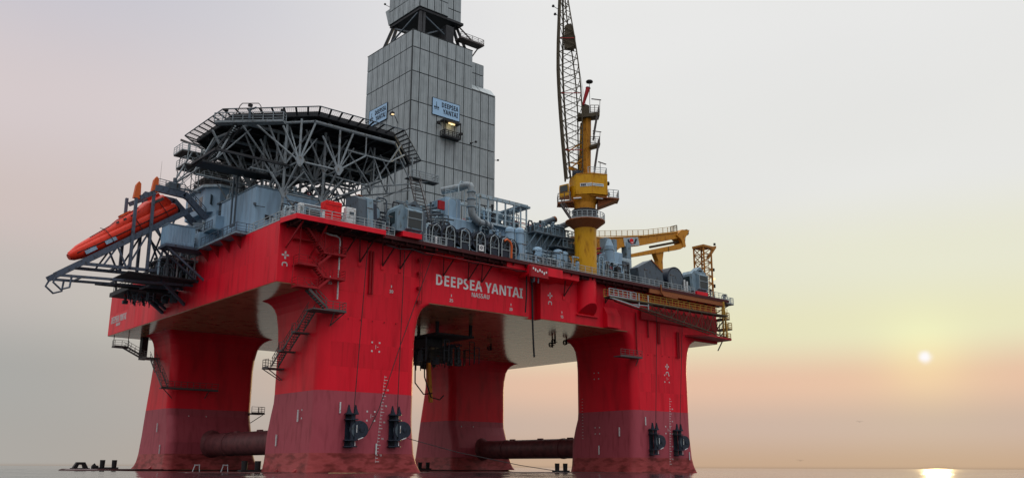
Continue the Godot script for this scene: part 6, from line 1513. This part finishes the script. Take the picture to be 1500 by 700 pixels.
# ---------- moorings and things near the water ----------
func build_low() -> void:
	# fairlead: built once at the origin, then copied
	var lab := ["dark fairlead sheave on the near column, the left one with the long slanting wire", "dark fairlead sheave on the near column, the right one", "dark fairlead sheave on the right column, the left one", "dark fairlead sheave on the right column, the right one"]
	var spots := [V(10.75, 4.0, 0.06), V(17.0, 4.1, 0.06), V(66.0, 3.7, 0.06), V(72.0, 3.7, 0.06)]
	var t := thing("fairlead", lab[0], "fairlead", spots[0], "fairleads on the columns")
	part(t, "post", G.new().tube(V(0, 0.1, 0.85), V(0, 4.0, 0.85), 0.3, 0.3, 12), M.navy, true)
	for yy in [0.0, 0.75, 3.2, 3.85]:
		part(t, "bracket", G.new().prism([V(-0.75, yy, 0), V(0.75, yy, 0), V(0.7, yy, 1.0), V(0.3, yy, 1.4), V(-0.3, yy, 1.4), V(-1.0, yy, 0.9)], V(0, 0.12, 0)), M.navy, true)
	for s in [-0.55, 0.4]:
		part(t, "horn", G.new().prism([V(s - 0.32, 3.95, 0.7), V(s + 0.32, 3.95, 0.7), V(s + 0.12, 4.3, 0.7), V(s - 0.1, 5.0, 0.7)], V(0, 0, 0.3)), M.navy, true)
	var dpts := [V(0.05, 0.8, 0.62), V(0.05, 3.1, 0.62)]
	for i in 9:
		var a := PI * 0.5 - PI * 0.78 * i / 8.0
		dpts.append(V(0.75 + 1.15 * cos(a), 2.05 + 1.05 * sin(a), 0.62))
	part(t, "cheek_plate", G.new().prism(dpts, V(0, 0, 0.12)), M.navy, true)
	var back := []
	for p in dpts: back.append(p + V(0, 0, 0.62))
	part(t, "cheek_plate", G.new().prism(back, V(0, 0, 0.12)), M.navy, true)
	part(t, "sheave", G.new().lathe(V(0.75, 2.05, 0.76), [Vector2(0, 0), Vector2(1.1, 0), Vector2(0.9, 0.22), Vector2(1.1, 0.45), Vector2(0, 0.45)], 24, Vector3.BACK), M.steel_dark, true)
	part(t, "axle_cap", G.new().lathe(V(0.95, 2.1, 1.36), [Vector2(0.3, 0), Vector2(0.3, 0.1), Vector2(0, 0.12)], 14, Vector3.BACK), M.navy, true)
	part(t, "white_mark", G.new().box(V(0.28, 2.15, 1.38), V(0.1, 0.9, 0.03)).box(V(0.22, 0.4, 1.18), V(0.1, 0.5, 0.03)).boxt(Transform3D(Basis(Vector3.BACK, 0.35), V(0.85, 1.02, 1.4)), V(0.75, 0.1, 0.03)), M.white_worn, true)
	part(t, "wall_plate", G.new().box(V(-0.1, 2.0, 0.02), V(0.9, 4.2, 0.08)), M.navy, true)
	for i in range(1, 4): copy(t, spots[i], lab[i])
	var wires := [[[V(11.75, 29.2, 0.95), V(10.8, 8.2, 0.95)], "mooring wire running down to the near column's left fairlead"], [[V(17.35, 29.2, 0.95), V(17.05, 8.2, 0.95)], "mooring wire running down to the near column's right fairlead"], [[V(21.9, 29.4, 0.9), V(17.2, 16.9, 1.0), V(14.2, 8.6, 1.15), V(12.9, 6.1, 1.2), V(12.2, 5.3, 1.15), V(11.7, 5.1, 1.1)], "long slanting mooring wire from the near column's left fairlead up to the deck"], [[V(67.4, 27.0, 0.9), V(66.1, 7.9, 0.95)], "mooring wire running down to the right column's left fairlead"], [[V(73.9, 26.0, 0.9), V(72.1, 7.9, 0.95)], "mooring wire running down to the right column's right fairlead"], [[V(18.6, 5.2, 1.1), V(26.0, 3.6, 1.7), V(36.0, 2.0, 2.6), V(46.0, 0.8, 3.6)], "thin wire slanting from the near column's right fairlead into the sea"]]
	for w in wires:
		solo("mooring_wire", G.new().pipe(w[0], 0.05, 6), M.wire, w[1], "wire", "mooring wires")
	# hose hanging below the slot
	t = thing("hanging_hose", "thick black hose hanging from the slot in the front wall", "hose", V(39.5, 17.0, 1.5))
	part(t, "hose", G.new().pipe([V(39.0, 29.3, 1.4), V(39.3, 27.0, 1.45), V(39.35, 22.0, 1.5), V(39.5, 19.0, 1.5), V(39.65, 17.0, 1.5)], 0.13, 8), M.rubber)
	part(t, "hose", G.new().pipe([V(38.4, 29.3, 1.3), V(38.45, 26.0, 1.2), V(38.5, 23.4, 0.9)], 0.1, 8), M.rubber)
	part(t, "coupling", G.new().tube(V(39.3, 27.8, 1.44), V(39.3, 28.4, 1.44), 0.2), M.steel_dark)
	t = thing("hose_station", "dark hose station with white valve labels above the hanging hose", "hose station", V(39.5, 28.3, 2.2))
	part(t, "box", G.new().cbox(V(37.6, 28.3, 2.62), V(41.0, 30.0, 3.2), 0.06), M.red_dark)
	for i in 7:
		part(t, "label", G.new().box(V(38.0 + 0.42 * i, 29.5 - 0.12 * (i % 3) - 0.05 * i, 3.22), V(0.24, 0.28 + 0.1 * (i % 2), 0.03)), M.white)
	part(t, "coupling", G.new().tube(V(38.4, 28.3, 2.9), V(38.4, 27.6, 2.9), 0.12).tube(V(39.2, 28.3, 2.9), V(39.2, 27.5, 2.9), 0.12), M.steel_dark)
	# structure hanging below the moonpool
	t = thing("moonpool_platform", "dark work platform hanging in shadow below the hull's middle", "platform", V(36, 17, -20))
	part(t, "floor", G.new().mm(V(31.5, 20.9, -26.0), V(38.6, 21.2, -11.2)), M.girder)
	part(t, "trolley", G.new().cbox(V(36.0, 18.4, -30.0), V(42.0, 20.9, -21.0), 0.2), M.girder)
	part(t, "trolley", G.new().cbox(V(32.4, 19.6, -19.0), V(35.6, 20.9, -15.0), 0.2), M.girder)
	for q in [[31.9, -25.6], [38.2, -25.6], [31.9, -11.6], [38.2, -11.6]]:
		part(t, "hanger", G.new().beam(V(q[0], 21.1, q[1]), V(q[0], 22.95, q[1]), 0.4), M.girder)
	part(t, "guard_rail", G.new().rails([V(31.8, 17.8, -13.9), V(38.0, 17.8, -13.9)], 1.6, 1.4, 0.05), M.girder)
	part(t, "riser_frame", G.new().beam(V(36.8, 17.8, -20.6), V(37.3, 11.6, -20.4), 0.5, 0.5), M.yellow_deep)
	part(t, "lamp", G.new().box(V(37.5, 18.6, -19.85), V(0.7, 0.22, 0.16)), M.lamp)
	var ol := OmniLight3D.new()
	ol.name = "moonpool_lamp_light"
	ol.position = V(37.5, 18.5, -19.5)
	ol.light_color = Color(1.0, 0.88, 0.7)
	ol.light_energy = 0.3
	ol.omni_range = 20.0
	ol.omni_attenuation = 2.0
	ol.light_size = 0.3
	ol.shadow_enabled = true
	add_child(ol)
	for c in [[[V(31.0, 20.9, -16), V(31.2, 14.0, -16), V(32.8, 12.4, -16), V(34.4, 12.6, -16)], "shorter"], [[V(32.6, 20.9, -16), V(32.9, 15.0, -16), V(34.2, 12.0, -16), V(35.8, 11.7, -16), V(36.6, 12.4, -16)], "longer"]]:
		solo("drooping_cable", G.new().pipe(c[0], 0.1, 6), M.rubber, "%s dark cable drooping below the moonpool platform" % c[1], "cable", "cables below the moonpool")
	for q in [[56.4, -12.0, 1.2], [58.2, -14.6, 1.4], [60.0, -13.0, 0.9], [54.0, -26.0, 1.2]]:
		var p := thing("hull_fitting", "small dark pipe fitting below the hull, " + String(["left of the group at the right column", "middle of the group at the right column", "right of the group at the right column", "alone near the far edge"][[56.4, 58.2, 60.0, 54.0].find(q[0])]), "pipe fitting", V(q[0], 22.9, q[1]), "fittings under the hull")
		part(p, "pipe", G.new().tube(V(q[0], 22.9, q[1]), V(q[0], 22.9 - q[2], q[1]), 0.14), M.black)
		part(p, "ring", G.new().lathe(V(q[0] - 0.5, 22.9 - q[2] * 0.7, q[1]), [Vector2(0.25, 0), Vector2(0.42, 0), Vector2(0.42, 0.16), Vector2(0.25, 0.16), Vector2(0.25, 0)], 12, Vector3.BACK), M.black)
		part(p, "arm", G.new().tube(V(q[0] - 0.7, 22.9 - q[2] * 0.7, q[1]), V(q[0] + 0.5, 22.9 - q[2] * 0.7, q[1]), 0.06), M.black)
	# bollards and fittings on the pontoons
	var b := thing("bollard_pair", "dark twin bollards on the far left pontoon end, left of the column", "bollards", V(0.0, 1.25, -55.0), "twin bollards on the pontoons")
	part(b, "base", G.new().box(V(0, 0.12, 0), V(3.0, 0.24, 1.0)), M.black, true)
	for x in [-0.85, 0.95]:
		part(b, "bollard", G.new().tube(V(x, 0.2, 0), V(x, 1.35, 0), 0.36, 0.4, 12), M.black, true)
	var bl := ["dark twin bollards on the pontoon between the two left columns", "dark twin bollards on the pontoon left of the near column foot", "dark twin bollards on the pontoon right of the near column foot", "dark twin bollards on the pontoon left of the right column foot", "dark twin bollards at the foot of the rear right column"]
	var bp := [V(13.0, 1.25, -47.9), V(4.9, 1.03, -13.9), V(23.4, 1.03, -6.0), V(57.5, 1.03, -12.0), V(57.0, 1.25, -50.0)]
	for i in 5: copy(b, bp[i], bl[i])
	var ch := thing("pontoon_chock", "dark ringed chock on the tip of the far left pontoon", "chock", V(-4.0, 1.25, -55.0))
	part(ch, "frame", G.new().prism([V(-5.2, 1.25, -55), V(-4.6, 2.25, -55), V(-3.4, 2.25, -55), V(-2.8, 1.25, -55), V(-3.5, 1.25, -55), V(-3.7, 1.85, -55), V(-4.3, 1.85, -55), V(-4.5, 1.25, -55)], V(0, 0, -0.8)), M.black)
	part(ch, "flange", G.new().mm(V(-5.3, 1.25, -56.0), V(-2.7, 1.37, -54.8)), M.black)
	ch = thing("pontoon_fitting", "small dark fitting between the chock and the far left bollards", "fitting", V(-2.0, 1.25, -55.0))
	part(ch, "block", G.new().cbox(V(-2.4, 1.25, -55.4), V(-1.4, 1.75, -54.8), 0.1), M.black)
	part(ch, "ear", G.new().prism([V(-2.4, 1.75, -55), V(-2.0, 2.1, -55), V(-1.7, 1.75, -55)], V(0, 0, -0.2)), M.black)
	for q in [[-2.6, -14.0, "left one"], [0.6, -13.0, "right one"]]:
		var r := thing("pontoon_guard", "thin rod guard frame on the near pontoon end, the %s" % q[2], "guard frame", V(q[0], 1.0, q[1]), "rod guards on the near pontoon")
		part(r, "frame", G.new().beam(V(q[0], 1.0, q[1]), V(q[0] + 0.3, 1.9, q[1]), 0.07).beam(V(q[0] + 0.9, 1.0, q[1]), V(q[0] + 0.8, 1.9, q[1]), 0.07), M.rail)
		part(r, "top", G.new().beam(V(q[0] + 0.2, 1.85, q[1]), V(q[0] + 0.9, 1.85, q[1]), 0.08), M.rail)
	# gulls
	for g in [[V(202.9, 14.84, -40.0), 0.9, "dark gull gliding high over the sea below the sun"], [V(170.9, 3.69, -40.0), 0.8, "dark gull flying low over the sea right of the rig"]]:
		var o := thing("gull", g[2], "bird", g[0], "gulls over the sea")
		o.rotation.y = 2.3
		part(o, "body", G.new().lathe(V(0, 0, -0.35) * g[1], [Vector2(0, 0), Vector2(0.06, 0.1) * g[1], Vector2(0.1, 0.3) * g[1], Vector2(0.07, 0.55) * g[1], Vector2(0, 0.75) * g[1]], 10, Vector3.BACK), M.gull, true)
		for s in [-1.0, 1.0]:
			part(o, "wing", G.new().prism([V(0.03 * s, 0.02, -0.16) * g[1], V(0.55 * s, 0.3, -0.22) * g[1], V(0.55 * s, 0.3, 0.0) * g[1], V(0.03 * s, 0.02, 0.1) * g[1]], V(0, 0.03, 0)).prism([V(0.55 * s, 0.3, -0.22) * g[1], V(1.15 * s, 0.22, -0.02) * g[1], V(0.55 * s, 0.3, 0.0) * g[1]], V(0, 0.025, 0)), M.gull, true)

# ---------- sea ----------
func build_sea() -> void:
	var g := G.new()
	var f := FastNoiseLite.new()
	f.seed = 19
	f.frequency = 0.07
	f.fractal_octaves = 4
	var x0 := -120.0; var z0 := -150.0; var n := 190; var m := 170; var st := 1.6
	var hs := PackedFloat32Array()
	for j in m + 1:
		for i in n + 1:
			var edge := minf(minf(i, n - i), minf(j, m - j)) / 12.0
			hs.append(0.95 + 0.16 * minf(1.0, edge) * f.get_noise_2d((x0 + i * st) * 1.0 + (z0 + j * st) * 0.4, (z0 + j * st) * 1.7))
	var nr := func(i: int, j: int) -> Vector3:
		var a := hs[j * (n + 1) + maxi(i - 1, 0)] - hs[j * (n + 1) + mini(i + 1, n)]
		var b := hs[maxi(j - 1, 0) * (n + 1) + i] - hs[mini(j + 1, m) * (n + 1) + i]
		return Vector3(a, 2.0 * st, b).normalized()
	var nn := []
	for j in m + 1:
		for i in n + 1: nn.append(nr.call(i, j))
	for j in m:
		for i in n:
			var k := j * (n + 1) + i
			var p := V(x0 + i * st, 0, z0 + j * st)
			g.squad(p + V(0, hs[k], 0), p + V(st, hs[k + 1], 0), p + V(st, hs[k + n + 2], st), p + V(0, hs[k + n + 1], st), nn[k], nn[k + 1], nn[k + n + 2], nn[k + n + 1])
	var X1 := x0 + n * st; var Z1 := z0 + m * st; var B := 40000.0; var y := 0.95
	g.quad(V(-B, y, -B), V(B, y, -B), V(B, y, z0), V(-B, y, z0), Vector3.UP)
	g.quad(V(-B, y, Z1), V(B, y, Z1), V(B, y, B), V(-B, y, B), Vector3.UP)
	g.quad(V(-B, y, z0), V(x0, y, z0), V(x0, y, Z1), V(-B, y, Z1), Vector3.UP)
	g.quad(V(X1, y, z0), V(B, y, z0), V(B, y, Z1), V(X1, y, Z1), Vector3.UP)
	structure("sea", g, M.sea)

# ---------- pipework and small fittings that crowd the deck ----------
func pipework(label: String, lo: Vector3, hi: Vector3, count: int, sd: int, mats: Array) -> void:
	var rng := RandomNumberGenerator.new()
	rng.seed = sd
	var t := thing("deck_pipework", label, "pipework", V((lo.x + hi.x) * 0.5, lo.y, (lo.z + hi.z) * 0.5), "pipework and fittings on the deck")
	for i in count:
		var m: Material = mats[rng.randi() % mats.size()]
		var p := V(rng.randf_range(lo.x, hi.x), lo.y, rng.randf_range(lo.z, hi.z))
		var h := rng.randf_range(0.35, 1.0) * (hi.y - lo.y)
		var r := rng.randf_range(0.05, 0.14)
		match rng.randi() % 6:
			0:
				var l := rng.randf_range(0.6, 2.2) * (1.0 if rng.randf() < 0.5 else -1.0)
				var q := V(clampf(p.x + l, lo.x, hi.x), 0, p.z)
				part(t, "pipe", G.new().pipe([p, V(p.x, lo.y + h - 0.3, p.z), V(lerpf(p.x, q.x, 0.15), lo.y + h, p.z), V(lerpf(p.x, q.x, 0.85), lo.y + h, p.z), V(q.x, lo.y + h - 0.3, p.z), V(q.x, lo.y, p.z)], r, 7), m)
			1:
				var pp := part(t, "pipe", G.new().tube(p, p + V(0, h, 0), r * 1.3), m)
				part(pp, "flange", G.new().tube(p + V(0, h * 0.6, 0), p + V(0, h * 0.6 + 0.1, 0), r * 2.2, r * 2.2, 10), m)
				part(pp, "cap", G.new().lathe(p + V(0, h, 0), [Vector2(r * 2.0, 0), Vector2(r * 2.0, 0.18), Vector2(0, 0.3)], 10), m)
			2:
				var w := rng.randf_range(0.35, 1.0)
				var bx := part(t, "box", G.new().cbox(p - V(w * 0.5, 0, w * 0.4), p + V(w * 0.5, h * 0.7, w * 0.4), 0.04), m)
				part(bx, "panel", G.new().box(p + V(0, h * 0.42, w * 0.41), V(w * 0.6, h * 0.3, 0.03)), M.steel_dark)
			3:
				var zz := p.z
				var l := rng.randf_range(1.5, 3.5)
				part(t, "pipe", G.new().tube(V(p.x, lo.y + h, zz), V(minf(p.x + l, hi.x), lo.y + h, zz), r, r, 7), m)
				part(t, "hanger", G.new().beam(V(p.x + 0.1, lo.y, zz), V(p.x + 0.1, lo.y + h, zz), 0.08).beam(V(p.x - 0.1, lo.y + h - 0.12, zz), V(p.x + 0.3, lo.y + h - 0.12, zz), 0.08), m)
			4:
				var st := part(t, "valve", G.new().tube(p, p + V(0, h * 0.6, 0), 0.07), m)
				part(st, "wheel", G.new().lathe(p + V(0, h * 0.6, 0), [Vector2(0.18, 0), Vector2(0.26, 0.03), Vector2(0.18, 0.06), Vector2(0.18, 0)], 10, V(0, 0.4, 1)), M.red_dark if rng.randf() < 0.3 else m)
			5:
				part(t, "frame", G.new().beam(p, p + V(0, h, 0), 0.1).beam(p + V(0.9, 0, 0), p + V(0.9, h, 0), 0.1).beam(p + V(-0.05, h, 0), p + V(0.95, h, 0), 0.1).beam(p + V(0, h * 0.5, 0), p + V(0.9, h * 0.5, 0), 0.08), m)

func lamp_post(at: Vector3, h: float, label: String) -> void:
	var t := thing("deck_light", label, "light post", at, "light posts along the front edge")
	part(t, "post", G.new().tube(at, at + V(0, h, 0), 0.05, 0.04, 6), M.rail)
	part(t, "head", G.new().boxt(Transform3D(Basis(Vector3.RIGHT, 0.4), at + V(0, h + 0.05, 0.25)), V(0.6, 0.14, 0.35)), M.rail_dark)

func build_clutter() -> void:
	var pale := [M.steel, M.steel_pale, M.house, M.steel_dark, M.girder]
	var dark := [M.steel_dark, M.navy, M.steel, M.girder]
	var mix := [M.steel, M.steel_dark, M.steel_dark, M.steel_pale, M.girder, M.girder, M.rail]
	pipework("grey pipes and boxes behind the rail left of the red box", V(0.8, 30.6, -5.5), V(9.8, 33.8, -0.6), 64, 3, mix)
	pipework("dark pipes and valves right of the folded winch cover", V(13.0, 30.6, -3.0), V(15.0, 34.0, 1.4), 35, 4, dark)
	pipework("dense pipes and frames between the operator cabin and the hose reels", V(19.4, 30.6, -4.0), V(27.8, 36.6, -1.8), 73, 5, mix)
	pipework("thin pipes standing on top of the pipe rack beside the derrick", V(19.5, 34.2, -8.8), V(28.0, 38.6, -4.6), 64, 6, mix)
	pipework("pipes and valves in the open storey of the process module", V(34.4, 37.5, -9.4), V(43.0, 40.8, -5.4), 70, 7, pale)
	pipework("small pipes and valves behind the rail below the exhaust platform", V(40.2, 30.6, -3.0), V(49.6, 33.4, 1.0), 96, 8, pale)
	pipework("pipes and boxes crowding the exhaust platform", V(43.4, 37.1, -5.2), V(51.0, 39.2, -2.8), 54, 9, dark)
	pipework("pipes and cabinets between the yellow pedestal and the peaked winch cover", V(54.4, 30.6, -4.0), V(62.0, 34.6, 1.0), 89, 10, pale)
	pipework("pipes beside the drum winch at the far right", V(66.0, 30.6, -7.0), V(82.0, 34.4, -2.6), 70, 11, mix)
	pipework("dark tangled equipment on the deck below the helideck truss", V(12.5, 30.6, -12.0), V(24.0, 37.4, -3.6), 112, 12, dark)
	pipework("pipes and boxes on the roof of the big deckhouse", V(2.0, 37.85, -21.5), V(11.0, 39.8, -11.6), 54, 13, mix)
	pipework("fittings on the wheelhouse roof below the antenna mast", V(1.0, 41.15, -33.0), V(8.5, 43.0, -25.0), 48, 14, mix)
	pipework("dark gear packed below the lifeboat slide", V(-5.5, 26.75, -31.0), V(-0.3, 30.0, -24.6), 80, 15, dark)
	pipework("pipes and boxes on the terrace between wheelhouse and lifeboat", V(-1.2, 30.75, -30.5), V(1.6, 35.6, -24.6), 57, 16, mix)
	pipework("dark fittings on the far right end platform", V(82.0, 30.6, -6.0), V(84.4, 32.6, 0.6), 25, 17, dark)
	pipework("pipes and brackets on the long ledge of the process module", V(33.2, 33.0, -4.9), V(42.0, 36.8, -3.4), 50, 31, pale)
	pipework("dark drums and pipes in front of the big deckhouse's short wall", V(3.0, 30.6, -10.6), V(12.0, 34.4, -6.0), 50, 32, dark)
	pipework("dark girders and hoses hanging below the lifeboat frame", V(-6.5, 24.6, -39.0), V(-0.4, 26.4, -31.8), 40, 33, dark)
	pipework("dark pipes and frames crowding the platform below the moonpool", V(31.8, 17.4, -29.0), V(41.5, 20.9, -13.0), 60, 34, [M.girder, M.navy, M.black, M.steel_dark])
	for i in 9:
		var x: float = [10.2, 14.2, 20.6, 37.2, 44.6, 54.6, 58.6, 63.6, 70.2][i]
		lamp_post(V(x, 30.6, 3.4 if x < 12 else 1.9), 2.4, "thin light post on the front rail " + ["right of the white cabinet", "left of the operator cabin", "right of the operator cabin", "beside the twin blue tanks", "below the exhaust platform", "just right of the yellow pedestal", "left of the vent stack", "right of the vent stack", "in front of the drum winch"][i])
	# cable trays and hose runs under the front walkway
	var t := thing("cable_run", "bundle of dark hoses slung below the front walkway edge", "hoses", V(26, 29.4, 1.6))
	for k in 3:
		var pts := []
		for i in 13:
			var x := 14.0 + 2.0 * i
			pts.append(V(x, 29.55 - 0.12 * k - (0.22 if i % 2 else 0.0) - 0.05 * ((i * 7 + k * 3) % 4), 1.55 + 0.18 * k))
		part(t, "hose", G.new().pipe(pts, 0.05, 6), M.rubber)
	part(t, "tray", G.new().mm(V(20.0, 29.15, 1.2), V(36.5, 29.22, 2.0)), M.red_dark)
